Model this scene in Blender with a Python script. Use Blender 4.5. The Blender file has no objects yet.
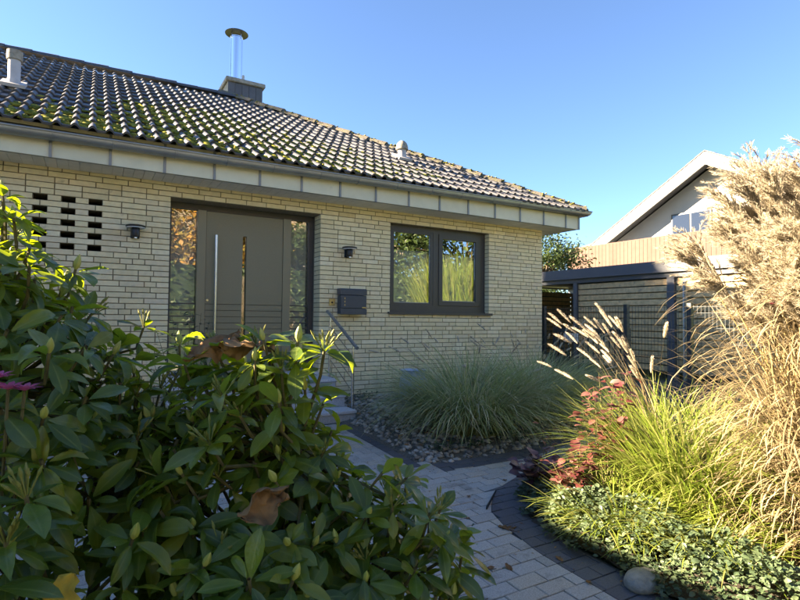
import bpy, bmesh, math, random
import numpy as np
from mathutils import Matrix, Vector, noise as mnoise
R = math.radians
rng = np.random.default_rng(7)
random.seed(7)

# ------------------------------------------------------------------ camera, sky, sun, exposure
scene = bpy.context.scene
CAM = np.array([-0.774, -6.569, 1.12])
FPX, PITCH, ROLL, YAW = 525.0, 0.0348, 0.0099, 1.037
def ray(px, py):
    x, y = px - 400, py - 300
    c, s = math.cos(ROLL), math.sin(ROLL)
    X, Y = c*x + s*y, -s*x + c*y
    d = (X/FPX, 1.0, -Y/FPX)
    cp, sp = math.cos(PITCH), math.sin(PITCH)
    d = (d[0], d[1]*cp - d[2]*sp, d[1]*sp + d[2]*cp)
    return np.array([d[0]*math.sin(YAW) + d[1]*math.cos(YAW), -d[0]*math.cos(YAW) + d[1]*math.sin(YAW), d[2]])
_f = ray(400, 300); _r = ray(401, 300) - _f; _u = _f - ray(400, 301)
_f /= np.linalg.norm(_f); _r /= np.linalg.norm(_r); _u /= np.linalg.norm(_u)
cam_data = bpy.data.cameras.new('camera'); cam = bpy.data.objects.new('camera', cam_data)
scene.collection.objects.link(cam)
cam_data.sensor_width = 36; cam_data.lens = 36*FPX/800
cam_data.clip_start = 0.02; cam_data.clip_end = 2000
cam.matrix_world = Matrix(((_r[0], _u[0], -_f[0], CAM[0]), (_r[1], _u[1], -_f[1], CAM[1]), (_r[2], _u[2], -_f[2], CAM[2]), (0, 0, 0, 1)))
scene.camera = cam

SUN_AZ, SUN_EL = R(-59), R(24)           # azimuth measured from +Y towards +X
SUN = Vector((math.sin(SUN_AZ)*math.cos(SUN_EL), math.cos(SUN_AZ)*math.cos(SUN_EL), math.sin(SUN_EL)))
world = bpy.data.worlds.new('World'); scene.world = world; world.use_nodes = True
wn = world.node_tree; wn.nodes.clear()
sky = wn.nodes.new('ShaderNodeTexSky'); sky.sky_type = 'NISHITA'; sky.sun_disc = False
sky.sun_elevation = SUN_EL; sky.sun_rotation = SUN_AZ
sky.altitude = 100; sky.air_density = 0.8; sky.dust_density = 0.0; sky.ozone_density = 10.0
bg = wn.nodes.new('ShaderNodeBackground'); bg.inputs['Strength'].default_value = 0.05
wo = wn.nodes.new('ShaderNodeOutputWorld')
wn.links.new(sky.outputs[0], bg.inputs[0]); wn.links.new(bg.outputs[0], wo.inputs[0])
sl = bpy.data.lights.new('sun', 'SUN'); sl.energy = 5.0; sl.angle = R(0.53); sl.color = (1.0, 0.97, 0.92)
so = bpy.data.objects.new('sun', sl); scene.collection.objects.link(so)
so.rotation_euler = (-SUN).to_track_quat('-Z', 'Y').to_euler(); so.location = (-20, 15, 20)
scene.view_settings.view_transform = 'Standard'; scene.view_settings.look = 'None'
scene.view_settings.exposure = 3.45; scene.view_settings.gamma = 1.0
scene.view_settings.use_white_balance = True; scene.view_settings.white_balance_temperature = 10300; scene.view_settings.white_balance_tint = 13   # balanced for the shade
scene.cycles.max_bounces = 8; scene.cycles.transparent_max_bounces = 12

# ------------------------------------------------------------------ helpers
COL = scene.collection
WM = {}
def link(o, parent=None, mw=None):
    COL.objects.link(o)
    mw = mw if mw is not None else Matrix.Identity(4)
    o.matrix_basis = mw
    WM[o.name] = mw.copy()
    if parent is not None:
        o.parent = parent
        o.matrix_parent_inverse = WM[parent.name].inverted()
    return o
def tag(o, label=None, cat=None, group=None, kind=None):
    if label: o['label'] = label
    if cat: o['category'] = cat
    if group: o['group'] = group
    if kind: o['kind'] = kind
    return o
def thing(name, label, cat, loc, group=None):
    o = bpy.data.objects.new(name, None); o.empty_display_size = 0.1
    link(o, None, Matrix.Translation(Vector([float(v) for v in loc])))
    return tag(o, label, cat, group)
def mesh_np(name, V, F, mat=None, smooth=False):
    """V (n,3), F (m,3|4) arrays -> mesh"""
    V = np.asarray(V, np.float32).reshape(-1, 3); F = np.asarray(F, np.int32)
    k = F.shape[1]
    me = bpy.data.meshes.new(name)
    me.vertices.add(len(V)); me.vertices.foreach_set('co', V.ravel())
    me.loops.add(F.size); me.loops.foreach_set('vertex_index', F.ravel())
    me.polygons.add(len(F)); me.polygons.foreach_set('loop_start', np.arange(0, F.size, k, dtype=np.int32))
    if smooth: me.polygons.foreach_set('use_smooth', np.ones(len(F), bool))
    me.update(calc_edges=True); me.validate()
    if mat: me.materials.append(mat)
    return me
def ob(name, me, parent=None, mw=None):
    return link(bpy.data.objects.new(name, me), parent, mw)

class MB:
    """collects simple solids into one mesh"""
    def __init__(s): s.v = []; s.f = []
    def add(s, V, F):
        b = len(s.v); s.v += [tuple(map(float, p)) for p in V]; s.f += [tuple(i + b for i in q) for q in F]; return s
    def box(s, x0, y0, z0, x1, y1, z1, M=None):
        V = [(x0,y0,z0),(x1,y0,z0),(x1,y1,z0),(x0,y1,z0),(x0,y0,z1),(x1,y0,z1),(x1,y1,z1),(x0,y1,z1)]
        if M is not None: V = [tuple(M @ Vector(p)) for p in V]
        return s.add(V, [(0,3,2,1),(4,5,6,7),(0,1,5,4),(1,2,6,5),(2,3,7,6),(3,0,4,7)])
    def bevbox(s, x0, y0, z0, x1, y1, z1, b):
        """box with chamfered vertical and top edges"""
        bm = bmesh.new(); bmesh.ops.create_cube(bm, size=1)
        for v in bm.verts: v.co = Vector(((x0+x1)/2 + v.co.x*(x1-x0), (y0+y1)/2 + v.co.y*(y1-y0), (z0+z1)/2 + v.co.z*(z1-z0)))
        bmesh.ops.bevel(bm, geom=list(bm.edges), offset=b, segments=1, affect='EDGES')
        bm.verts.index_update()
        s.add([v.co for v in bm.verts], [[v.index for v in f.verts] for f in bm.faces]); bm.free(); return s
    def tube(s, pts, rad, n=8, cap=True):
        pts = [Vector(p) for p in pts]; rad = rad if hasattr(rad, '__len__') else [rad]*len(pts)
        V = []; prev = None
        for i, p in enumerate(pts):
            t = (pts[min(i+1, len(pts)-1)] - pts[max(i-1, 0)])
            t = t.normalized() if t.length > 1e-9 else Vector((0,0,1))
            a = prev - t*prev.dot(t) if prev is not None else (Vector((0,0,1)) if abs(t.z) < .9 else Vector((1,0,0))).cross(t)
            if a.length < 1e-6: a = t.orthogonal()
            a.normalize(); prev = a; b = t.cross(a)
            V += [p + (a*math.cos(2*math.pi*k/n) + b*math.sin(2*math.pi*k/n))*rad[i] for k in range(n)]
        F = [(i*n+k, i*n+(k+1)%n, (i+1)*n+(k+1)%n, (i+1)*n+k) for i in range(len(pts)-1) for k in range(n)]
        if cap: F += [tuple(range(n-1, -1, -1)), tuple((len(pts)-1)*n + k for k in range(n))]
        return s.add(V, F)
    def lathe(s, prof, n=24, c=(0,0,0), cap=True):
        V = [(c[0]+r*math.cos(2*math.pi*k/n), c[1]+r*math.sin(2*math.pi*k/n), c[2]+z) for r, z in prof for k in range(n)]
        F = [(i*n+k, i*n+(k+1)%n, (i+1)*n+(k+1)%n, (i+1)*n+k) for i in range(len(prof)-1) for k in range(n)]
        if cap: F += [tuple(range(n-1, -1, -1)), tuple((len(prof)-1)*n + k for k in range(n))]
        return s.add(V, F)
    def prism(s, poly, ax, a0, a1):
        """extrude a 2-D polygon along axis ax ('x': (y,z), 'y': (x,z), 'z': (x,y))"""
        mk = {'x': lambda p, t: (t, p[0], p[1]), 'y': lambda p, t: (p[0], t, p[1]), 'z': lambda p, t: (p[0], p[1], t)}[ax]
        n = len(poly); V = [mk(p, a0) for p in poly] + [mk(p, a1) for p in poly]
        F = [(i, (i+1) % n, n+(i+1) % n, n+i) for i in range(n)] + [tuple(range(n-1, -1, -1)), tuple(range(n, 2*n))]
        return s.add(V, F)
    def mesh(s, name, mat, smooth=False):
        me = bpy.data.meshes.new(name); me.from_pydata(s.v, [], s.f)
        bm = bmesh.new(); bm.from_mesh(me); bmesh.ops.recalc_face_normals(bm, faces=bm.faces); bm.to_mesh(me); bm.free()
        if smooth:
            me.polygons.foreach_set('use_smooth', [True]*len(me.polygons))
            try: me.set_sharp_from_angle(angle=R(40))
            except Exception: pass
        me.materials.append(mat); me.update(); return me
    def build(s, name, mat, parent=None, smooth=False, mw=None):
        return ob(name, s.mesh(name, mat, smooth), parent, mw)

# ------------------------------------------------------------------ materials
def newmat(name):
    m = bpy.data.materials.new(name); m.use_nodes = True
    nt = m.node_tree; nt.nodes.clear()
    out = nt.nodes.new('ShaderNodeOutputMaterial')
    return m, nt, out
def N(nt, t, **kw):
    n = nt.nodes.new(t)
    for k, v in kw.items():
        if k in n.inputs: n.inputs[k].default_value = v
        else: setattr(n, k, v)
    return n
def ramp(nt, cols, pos=None, interp='LINEAR'):
    r = nt.nodes.new('ShaderNodeValToRGB'); r.color_ramp.interpolation = interp
    e = r.color_ramp.elements
    pos = pos or [i/(len(cols)-1) for i in range(len(cols))]
    while len(e) < len(cols): e.new(0.5)
    for i, (c, p) in enumerate(zip(cols, pos)): e[i].position = p; e[i].color = (*c, 1)
    return r
def rnd(nt):
    """one random value per object and per loose piece"""
    oi = nt.nodes.new('ShaderNodeObjectInfo'); ge = nt.nodes.new('ShaderNodeNewGeometry')
    a = N(nt, 'ShaderNodeMath', operation='ADD'); nt.links.new(oi.outputs['Random'], a.inputs[0]); nt.links.new(ge.outputs['Random Per Island'], a.inputs[1])
    f = N(nt, 'ShaderNodeMath', operation='FRACT'); nt.links.new(a.outputs[0], f.inputs[0]); return f.outputs[0]
def mat(name, cols, rough=0.7, metal=0.0, nscale=0, namt=0.25, bump=0, bscale=40, spec=0.5, per_piece=True, dirt=None, coat=0, object_space=False):
    """cols: list of piece colours; noise modulates value; bump adds relief; dirt=(colour, scale, threshold)"""
    m, nt, out = newmat(name); L = nt.links.new
    p = N(nt, 'ShaderNodeBsdfPrincipled'); p.inputs['Roughness'].default_value = rough; p.inputs['Metallic'].default_value = metal
    p.inputs['Specular IOR Level'].default_value = spec; p.inputs['Coat Weight'].default_value = coat
    L(p.outputs[0], out.inputs[0])
    if not isinstance(cols[0], (tuple, list)): cols = [cols]
    if len(cols) > 1:
        r = ramp(nt, cols); L(rnd(nt), r.inputs[0]); c = r.outputs[0]
    else:
        v = N(nt, 'ShaderNodeRGB'); v.outputs[0].default_value = (*cols[0], 1); c = v.outputs[0]
    geo = nt.nodes.new('ShaderNodeNewGeometry') if not object_space else nt.nodes.new('ShaderNodeTexCoord')
    pos = geo.outputs['Position'] if not object_space else geo.outputs['Object']
    if nscale:
        n = N(nt, 'ShaderNodeTexNoise', Scale=nscale, Detail=6.0, Roughness=0.6); L(pos, n.inputs['Vector'])
        mr = N(nt, 'ShaderNodeMapRange'); mr.inputs[1].default_value = .3; mr.inputs[2].default_value = .7; mr.inputs[3].default_value = 1-namt; mr.inputs[4].default_value = 1+namt
        L(n.outputs[0], mr.inputs[0])
        mx = N(nt, 'ShaderNodeMix', data_type='RGBA', blend_type='MULTIPLY'); mx.inputs[0].default_value = 1
        L(c, mx.inputs[6]); L(mr.outputs[0], mx.inputs[7]); c = mx.outputs[2]
    if dirt:
        n = N(nt, 'ShaderNodeTexNoise', Scale=dirt[1], Detail=7.0, Roughness=0.65); L(pos, n.inputs['Vector'])
        mr = N(nt, 'ShaderNodeMapRange'); mr.inputs[1].default_value = dirt[2]; mr.inputs[2].default_value = dirt[2]+.15; L(n.outputs[0], mr.inputs[0])
        mx = N(nt, 'ShaderNodeMix', data_type='RGBA'); L(mr.outputs[0], mx.inputs[0]); L(c, mx.inputs[6]); mx.inputs[7].default_value = (*dirt[0], 1); c = mx.outputs[2]
    L(c, p.inputs['Base Color'])
    if bump:
        n = N(nt, 'ShaderNodeTexNoise', Scale=bscale, Detail=8.0, Roughness=0.65); L(pos, n.inputs['Vector'])
        b = N(nt, 'ShaderNodeBump', Strength=bump, Distance=0.01); L(n.outputs[0], b.inputs['Height']); L(b.outputs[0], p.inputs['Normal'])
    return m
def leafmat(name, cols, under=None, rough=0.45, trans=0.35, tcol=None, nscale=30, namt=.2, spec=.5, vein=False, spots=False):
    """two-sided leaf: gloss on the face, light passing through"""
    m, nt, out = newmat(name); L = nt.links.new
    r = ramp(nt, cols); L(rnd(nt), r.inputs[0]); c = r.outputs[0]
    geo = nt.nodes.new('ShaderNodeNewGeometry')
    n = N(nt, 'ShaderNodeTexNoise', Scale=nscale, Detail=4.0); L(geo.outputs['Position'], n.inputs['Vector'])
    mr = N(nt, 'ShaderNodeMapRange'); mr.inputs[1].default_value = .3; mr.inputs[2].default_value = .7; mr.inputs[3].default_value = 1-namt; mr.inputs[4].default_value = 1+namt; L(n.outputs[0], mr.inputs[0])
    mx = N(nt, 'ShaderNodeMix', data_type='RGBA', blend_type='MULTIPLY'); mx.inputs[0].default_value = 1; L(c, mx.inputs[6]); L(mr.outputs[0], mx.inputs[7]); c = mx.outputs[2]
    if under:
        mu = N(nt, 'ShaderNodeMix', data_type='RGBA'); L(geo.outputs['Backfacing'], mu.inputs[0]); L(c, mu.inputs[6]); mu.inputs[7].default_value = (*under, 1); c = mu.outputs[2]
    if spots:
        ns = N(nt, 'ShaderNodeTexNoise', Scale=90.0, Detail=5.0, Roughness=.7); L(geo.outputs['Position'], ns.inputs['Vector'])
        rr = ramp(nt, [(0,0,0), (0,0,0), (.75,.75,.75)], [0, .66, .76]); L(ns.outputs[0], rr.inputs[0])
        mp = N(nt, 'ShaderNodeMix', data_type='RGBA'); L(rr.outputs[0], mp.inputs[0]); L(c, mp.inputs[6]); mp.inputs[7].default_value = (.10,.085,.03,1); c = mp.outputs[2]
    if vein:
        at = N(nt, 'ShaderNodeAttribute', attribute_name='mid'); vr = ramp(nt, [(0,0,0), (0,0,0), (.55,.55,.55)], [0, .86, .96]); L(at.outputs['Fac'], vr.inputs[0])
        mv = N(nt, 'ShaderNodeMix', data_type='RGBA'); L(vr.outputs[0], mv.inputs[0]); L(c, mv.inputs[6]); mv.inputs[7].default_value = (.20,.24,.06,1); c = mv.outputs[2]
    p = N(nt, 'ShaderNodeBsdfPrincipled', Roughness=rough); p.inputs['Specular IOR Level'].default_value = spec
    L(c, p.inputs['Base Color'])
    t = N(nt, 'ShaderNodeBsdfTranslucent')
    if tcol:
        t.inputs[0].default_value = (*tcol, 1)
    else:
        g = N(nt, 'ShaderNodeGamma', Gamma=0.8); L(c, g.inputs[0]); L(g.outputs[0], t.inputs[0])
    b = N(nt, 'ShaderNodeBump', Strength=0.35, Distance=0.004); n2 = N(nt, 'ShaderNodeTexNoise', Scale=nscale*4, Detail=3.0); L(geo.outputs['Position'], n2.inputs['Vector'])
    L(n2.outputs[0], b.inputs['Height']); L(b.outputs[0], p.inputs['Normal'])
    ms = N(nt, 'ShaderNodeMixShader'); ms.inputs[0].default_value = trans
    L(p.outputs[0], ms.inputs[1]); L(t.outputs[0], ms.inputs[2]); L(ms.outputs[0], out.inputs[0])
    return m
def glassmat(name, refl, tint=(.8, .85, .85), rough=0.0):
    m, nt, out = newmat(name); L = nt.links.new
    g = N(nt, 'ShaderNodeBsdfGlossy', Roughness=rough); g.inputs[0].default_value = (.95, .97, 1, 1)
    t = N(nt, 'ShaderNodeBsdfTransparent'); t.inputs[0].default_value = (*tint, 1)
    lw = N(nt, 'ShaderNodeLayerWeight', Blend=0.25)
    a = N(nt, 'ShaderNodeMath', operation='MULTIPLY_ADD', use_clamp=True); a.inputs[1].default_value = 0.6; a.inputs[2].default_value = refl
    L(lw.outputs['Fresnel'], a.inputs[0])
    ms = N(nt, 'ShaderNodeMixShader'); L(a.outputs[0], ms.inputs[0]); L(t.outputs[0], ms.inputs[1]); L(g.outputs[0], ms.inputs[2]); L(ms.outputs[0], out.inputs[0])
    return m

M = {}
M['brick'] = mat('cream_brick', [(.70,.575,.345), (.83,.70,.44), (.79,.66,.40), (.86,.75,.51), (.75,.63,.41), (.82,.68,.41), (.73,.62,.43)], rough=.85, nscale=14, namt=.10, bump=.35, bscale=120, dirt=((.46,.39,.27), 7, .60))
def splash(m):
    nt = m.node_tree; L = nt.links.new; p = [n for n in nt.nodes if n.type == 'BSDF_PRINCIPLED'][0]; src = p.inputs['Base Color'].links[0].from_socket
    ge = nt.nodes.new('ShaderNodeNewGeometry'); sx = nt.nodes.new('ShaderNodeSeparateXYZ'); L(ge.outputs['Position'], sx.inputs[0])
    n1 = N(nt, 'ShaderNodeTexNoise', Scale=6.0, Detail=6.0); L(ge.outputs['Position'], n1.inputs['Vector'])
    a = N(nt, 'ShaderNodeMath', operation='MULTIPLY_ADD'); L(n1.outputs[0], a.inputs[0]); a.inputs[1].default_value = -.9; L(sx.outputs['Z'], a.inputs[2])
    mr = N(nt, 'ShaderNodeMapRange'); mr.inputs[1].default_value = -.1; mr.inputs[2].default_value = -.55; mr.inputs[3].default_value = 0; mr.inputs[4].default_value = .65; L(a.outputs[0], mr.inputs[0])
    mx = N(nt, 'ShaderNodeMix', data_type='RGBA'); L(mr.outputs[0], mx.inputs[0]); L(src, mx.inputs[6]); mx.inputs[7].default_value = (.33,.30,.21,1); L(mx.outputs[2], p.inputs['Base Color'])
splash(M['brick'])
M['mortar'] = mat('dark_mortar', (.25,.205,.14), rough=.95, nscale=40, namt=.3, bump=.5, bscale=150)
M['tile'] = mat('roof_tile_concrete', [(.036,.038,.044), (.050,.051,.056), (.062,.062,.066), (.042,.044,.050), (.056,.056,.060)], rough=.46, spec=.7, nscale=18, namt=.35, bump=.6, bscale=90, dirt=((.028,.03,.03), 5, .58))
M['hiptile'] = mat('ridge_tile_lichen', [(.09,.08,.07), (.13,.115,.095)], rough=.9, nscale=30, namt=.4, bump=.9, bscale=60, dirt=((.13,.125,.055), 14, .48))
M['moss'] = leafmat('moss', [(.09,.10,.018), (.16,.165,.028), (.27,.245,.045), (.06,.075,.016)], rough=.95, trans=.1, nscale=120, namt=.5, spec=.1)
M['zinc'] = mat('zinc_gutter', (.30,.315,.31), rough=.42, metal=.55, nscale=6, namt=.12, bump=.05, bscale=20)
M['fascia'] = mat('fascia_panel', [(.64,.61,.46), (.67,.64,.49), (.61,.58,.44)], rough=.6, nscale=5, namt=.06, dirt=((.45,.45,.36), 4, .66))
M['seam'] = mat('fascia_seam', (.22,.235,.24), rough=.5, metal=.4)
M['soffit'] = mat('soffit_board', [(.72,.71,.68), (.78,.77,.74)], rough=.7, nscale=8, namt=.08)
M['doorpaint'] = mat('door_coat_olive_grey', (.23,.20,.125), rough=.48, nscale=60, namt=.04, bump=.04, bscale=400)
M['doorframe'] = mat('door_frame_coat', (.25,.22,.14), rough=.42)
M['anth'] = mat('anthracite_frame', (.062,.058,.056), rough=.45, nscale=30, namt=.06)
M['anthblue'] = mat('anthracite_steel', (.052,.066,.085), rough=.38, nscale=20, namt=.08)  # mailbox blue is reflected sky put into the base colour
M['steel'] = mat('brushed_steel', (.62,.63,.64), rough=.26, metal=1.0, nscale=50, namt=.05)
M['flue'] = mat('polished_flue', (.80,.82,.86), rough=.16, metal=1.0)
M['black'] = mat('black_plastic', (.012,.012,.014), rough=.4)
M['dark'] = mat('dark_interior', (.02,.02,.02), rough=.9)  # darkness of unlit rooms put into the colour
M['white'] = mat('white_diffuser', (.75,.76,.78), rough=.4)
M['blind'] = mat('grey_blind', (.55,.54,.48), rough=.9)
M['brass'] = mat('brass_plate', (.55,.42,.20), rough=.35, metal=.7)
M['glass'] = glassmat('window_glass', .17, tint=(.95,.97,.96))
M['glassd'] = glassmat('door_glass', .12, tint=(.93,.95,.95))
M['granite'] = mat('speckled_granite', (.40,.41,.42), rough=.7, nscale=160, namt=.55, bump=.3, bscale=200)
M['granitetop'] = mat('granite_tread', (.50,.52,.54), rough=.6, nscale=120, namt=.3, bump=.2, bscale=200)
M['slate'] = mat('chimney_slate', [(.055,.06,.07), (.07,.075,.088), (.062,.07,.08)], rough=.6, nscale=10, namt=.15)
M['concrete'] = mat('weathered_concrete', (.25,.235,.20), rough=.9, nscale=20, namt=.3, bump=.8, bscale=50, dirt=((.12,.12,.07), 12, .55))
M['ventpipe'] = mat('vent_pipe_grey', (.36,.36,.37), rough=.6, nscale=10, namt=.12)
M['paver'] = mat('grey_paver', [(.33,.315,.285), (.40,.38,.34), (.44,.415,.37), (.36,.345,.315), (.46,.40,.32), (.38,.365,.34)], rough=.88, nscale=150, namt=.28, bump=.5, bscale=220, dirt=((.22,.21,.18), 5, .57))
M['paverdark'] = mat('anthracite_paver', [(.075,.08,.09), (.10,.105,.115), (.088,.09,.098)], rough=.82, nscale=150, namt=.25, bump=.5, bscale=220)
M['joint'] = mat('joint_sand', (.075,.068,.055), rough=1, nscale=60, namt=.4, bump=.6, bscale=120, dirt=((.04,.06,.02), 12, .62))
M['soil'] = mat('garden_soil', (.055,.042,.030), rough=1, nscale=25, namt=.45, bump=1, bscale=40)
M['gravelbase'] = mat('gravel_base', (.13,.12,.10), rough=1, nscale=60, namt=.5, bump=1, bscale=70)
M['stone'] = mat('gravel_stone', [(.20,.185,.16), (.36,.34,.30), (.28,.25,.20), (.48,.46,.42), (.16,.15,.14), (.33,.27,.20)], rough=.85, nscale=50, namt=.25, bump=.4, bscale=120)
M['driveway'] = mat('driveway_asphalt', (.07,.07,.07), rough=.95, nscale=20, namt=.2, bump=.3, bscale=150)
M['lawn'] = mat('lawn', (.06,.085,.025), rough=1, nscale=3, namt=.4, bump=.8, bscale=60)
M['slat'] = mat('larch_slat', [(.56,.37,.19), (.64,.44,.24), (.48,.33,.18), (.60,.42,.24)], rough=.75, nscale=12, namt=.25, bump=.2, bscale=60, dirt=((.20,.175,.14), 7, .58))
M['carport'] = mat('carport_coat', (.075,.085,.105), rough=.5, nscale=4, namt=.08)
M['fence'] = mat('fence_green_grey', (.03,.04,.045), rough=.5)
M['sign'] = mat('white_sign', (.75,.75,.72), rough=.5)
M['render'] = mat('white_render', (.30,.30,.295), rough=.9, nscale=2, namt=.05)
M['renderg'] = mat('pale_grey_render', (.55,.55,.53), rough=.9, nscale=2, namt=.06)
M['barge'] = mat('white_bargeboard', (.38,.38,.37), rough=.6)
M['darkwood'] = mat('dark_soffit_wood', (.06,.065,.075), rough=.7)
M['nroof'] = mat('slate_roof', [(.06,.06,.066), (.075,.075,.08)], rough=.7, nscale=6, namt=.2)
M['nroofb'] = mat('brown_roof', [(.22,.17,.12), (.26,.20,.14)], rough=.8, nscale=4, namt=.2)
M['salmon'] = mat('salmon_board', [(.105,.066,.058), (.112,.071,.062), (.099,.062,.054)], rough=.9, spec=.05, nscale=4, namt=.08)
M['nglass'] = mat('far_window_glass', (.012,.015,.022), rough=.05, spec=1.0)
M['bluepot'] = mat('blue_glazed_pot', (.33,.45,.60), rough=.35, nscale=18, namt=.3, bump=.5, bscale=30)
M['bark'] = mat('bark', (.10,.07,.045), rough=.95, nscale=30, namt=.35, bump=.8, bscale=40)
M['twig'] = mat('green_brown_twig', (.10,.085,.035), rough=.85, nscale=40, namt=.35)
M['rhodo'] = leafmat('rhododendron_leaf', [(.030,.062,.014), (.050,.095,.016), (.080,.135,.018), (.120,.170,.024), (.060,.105,.020), (.038,.076,.018), (.095,.145,.02), (.20,.19,.03)], under=(.12,.17,.06), rough=.33, trans=.30, tcol=(.42,.56,.03), nscale=25, namt=.22, spec=.45, vein=True, spots=True)
M['bud'] = mat('rhododendron_bud', [(.30,.33,.07), (.38,.37,.10), (.24,.30,.06)], rough=.6)
M['stalk'] = mat('seed_stalk', [(.13,.16,.03), (.20,.20,.05)], rough=.7)
M['deadleaf'] = leafmat('dry_brown_leaf', [(.22,.105,.045), (.28,.15,.07), (.33,.20,.11)], rough=.8, trans=.2, nscale=18, namt=.45, spec=.2)
M['litter'] = leafmat('fallen_leaf', [(.22,.10,.035), (.30,.15,.06), (.16,.075,.035), (.36,.21,.09)], rough=.8, trans=.15, nscale=25, namt=.35, spec=.2)
M['yellowleaf'] = leafmat('yellow_leaf', [(.50,.30,.04), (.55,.36,.06)], rough=.7, trans=.25, nscale=18, namt=.4, spec=.2)
M['fountain'] = leafmat('fountain_grass_blade', [(.20,.26,.075), (.29,.36,.11), (.41,.43,.17), (.66,.61,.40), (.24,.31,.095)], rough=.55, trans=.3, nscale=10)
M['lime'] = leafmat('lime_grass_blade', [(.11,.18,.02), (.155,.225,.03), (.21,.26,.05), (.28,.275,.09), (.08,.14,.015)], rough=.5, trans=.45, nscale=10)
M['straw'] = leafmat('dry_straw_blade', [(.18,.135,.070), (.245,.19,.11), (.31,.25,.155), (.135,.095,.047), (.22,.168,.092)], rough=.6, trans=.3, nscale=8)
M['cane'] = mat('straw_cane', [(.26,.175,.07), (.31,.22,.10), (.20,.125,.05)], rough=.6, nscale=20, namt=.2)
M['plume'] = leafmat('silver_plume', [(.38,.325,.24), (.43,.38,.295), (.335,.28,.20)], rough=.8, trans=.55, nscale=20, namt=.15, spec=.2)
M['seedhead'] = leafmat('bristle_seed_head', [(.58,.51,.40), (.66,.59,.48), (.52,.45,.35)], rough=.85, trans=.5, nscale=30, namt=.2, spec=.2)
M['redleaf'] = leafmat('red_leaf', [(.085,.018,.022), (.13,.03,.028), (.20,.085,.075), (.10,.022,.03)], rough=.5, trans=.35, nscale=20)
M['orangeleaf'] = leafmat('orange_leaf', [(.26,.085,.02), (.25,.13,.095), (.19,.04,.025)], rough=.5, trans=.35, nscale=20)
M['purpleleaf'] = leafmat('purple_leaf', [(.07,.025,.04), (.11,.045,.06), (.14,.065,.07), (.16,.10,.06)], rough=.5, trans=.2, nscale=20)
M['cover'] = leafmat('ground_cover_leaf', [(.035,.065,.035), (.055,.09,.045), (.085,.12,.06), (.045,.08,.04)], rough=.5, trans=.25, nscale=30)
M['shrubdark'] = leafmat('dark_shrub_leaf', [(.014,.03,.012), (.022,.042,.016), (.03,.05,.02)], rough=.4, trans=.2, nscale=30)
M['pink'] = leafmat('pink_petal', [(.62,.10,.24), (.70,.16,.32)], rough=.6, trans=.3, nscale=20)
M['treegreen'] = leafmat('green_tree_leaf', [(.03,.06,.02), (.05,.085,.025), (.07,.11,.03)], rough=.5, trans=.25, nscale=5)
M['treeautumn'] = leafmat('autumn_tree_leaf', [(.10,.11,.025), (.32,.20,.04), (.42,.20,.045), (.16,.15,.03)], rough=.6, trans=.3, nscale=5)
M['hedge'] = leafmat('hedge_leaf', [(.02,.045,.015), (.035,.065,.02), (.05,.08,.025)], rough=.6, trans=.15, nscale=5)

# ------------------------------------------------------------------ ground levels
def gz(y): return 0.05*float(np.clip(y, -12, 0))
def gzv(y): return 0.05*np.clip(y, -12, 0)
ys = [-300, -60, -12, -9, -6, -3, 0, 3, 20, 60, 400]
xs = [-300, -40, -10, 0, 10, 40, 300]
V = [(x, y, gz(y) - 0.03) for y in ys for x in xs]; nx = len(xs)
F = [(j*nx+i, j*nx+i+1, (j+1)*nx+i+1, (j+1)*nx+i) for j in range(len(ys)-1) for i in range(nx-1)]
tag(ob('ground', mesh_np('ground', V, F, M['lawn'])), kind='structure')

def proj(P):
    q = np.asarray(P, float) - CAM
    X = q[0]*math.sin(YAW) - q[1]*math.cos(YAW); Y = q[0]*math.cos(YAW) + q[1]*math.sin(YAW); Z = q[2]
    cp, sp = math.cos(PITCH), math.sin(PITCH); y = Y*cp + Z*sp; z = -Y*sp + Z*cp
    if y < .05: return (-9999, -9999, -1)
    px, py = FPX*X/y, -FPX*z/y; c, s = math.cos(ROLL), math.sin(ROLL)
    return (400 + c*px - s*py, 300 + s*px + c*py, y)
def unit_box(name, m, bev=0.0):
    b = MB()
    if bev: b.bevbox(-.5, -.5, -.5, .5, .5, .5, bev)
    else: b.box(-.5, -.5, -.5, .5, .5, .5)
    return b.mesh(name, m)
def box_mw(x0, y0, z0, x1, y1, z1):
    return Matrix.Translation(((x0+x1)/2, (y0+y1)/2, (z0+z1)/2)) @ Matrix.Diagonal((x1-x0, y1-y0, z1-z0, 1))

# ------------------------------------------------------------------ the house
house = thing('brick_house', 'cream brick bungalow with mossy dark tiled hip roof and olive grey door', 'house', (2, 4, 0))
WX0, WX1, ZL, CH = -7.5, 5.963, 2.505, 0.0625
DX0, DX1, DZ0 = 0.0, 1.866, 0.40
NX0, NX1, NZ0 = 2.933, 4.78, ZL - 21*CH
HX = (-1.31, -1.06, -0.81); HR = (2, 4, 6, 8, 10)
holes = [(x, ZL-(c+1)*CH, x+.125, ZL-c*CH) for x in HX for c in HR]
openings = [(DX0, -.3, DX1, ZL), (NX0, NZ0, NX1, ZL)] + holes
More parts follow.
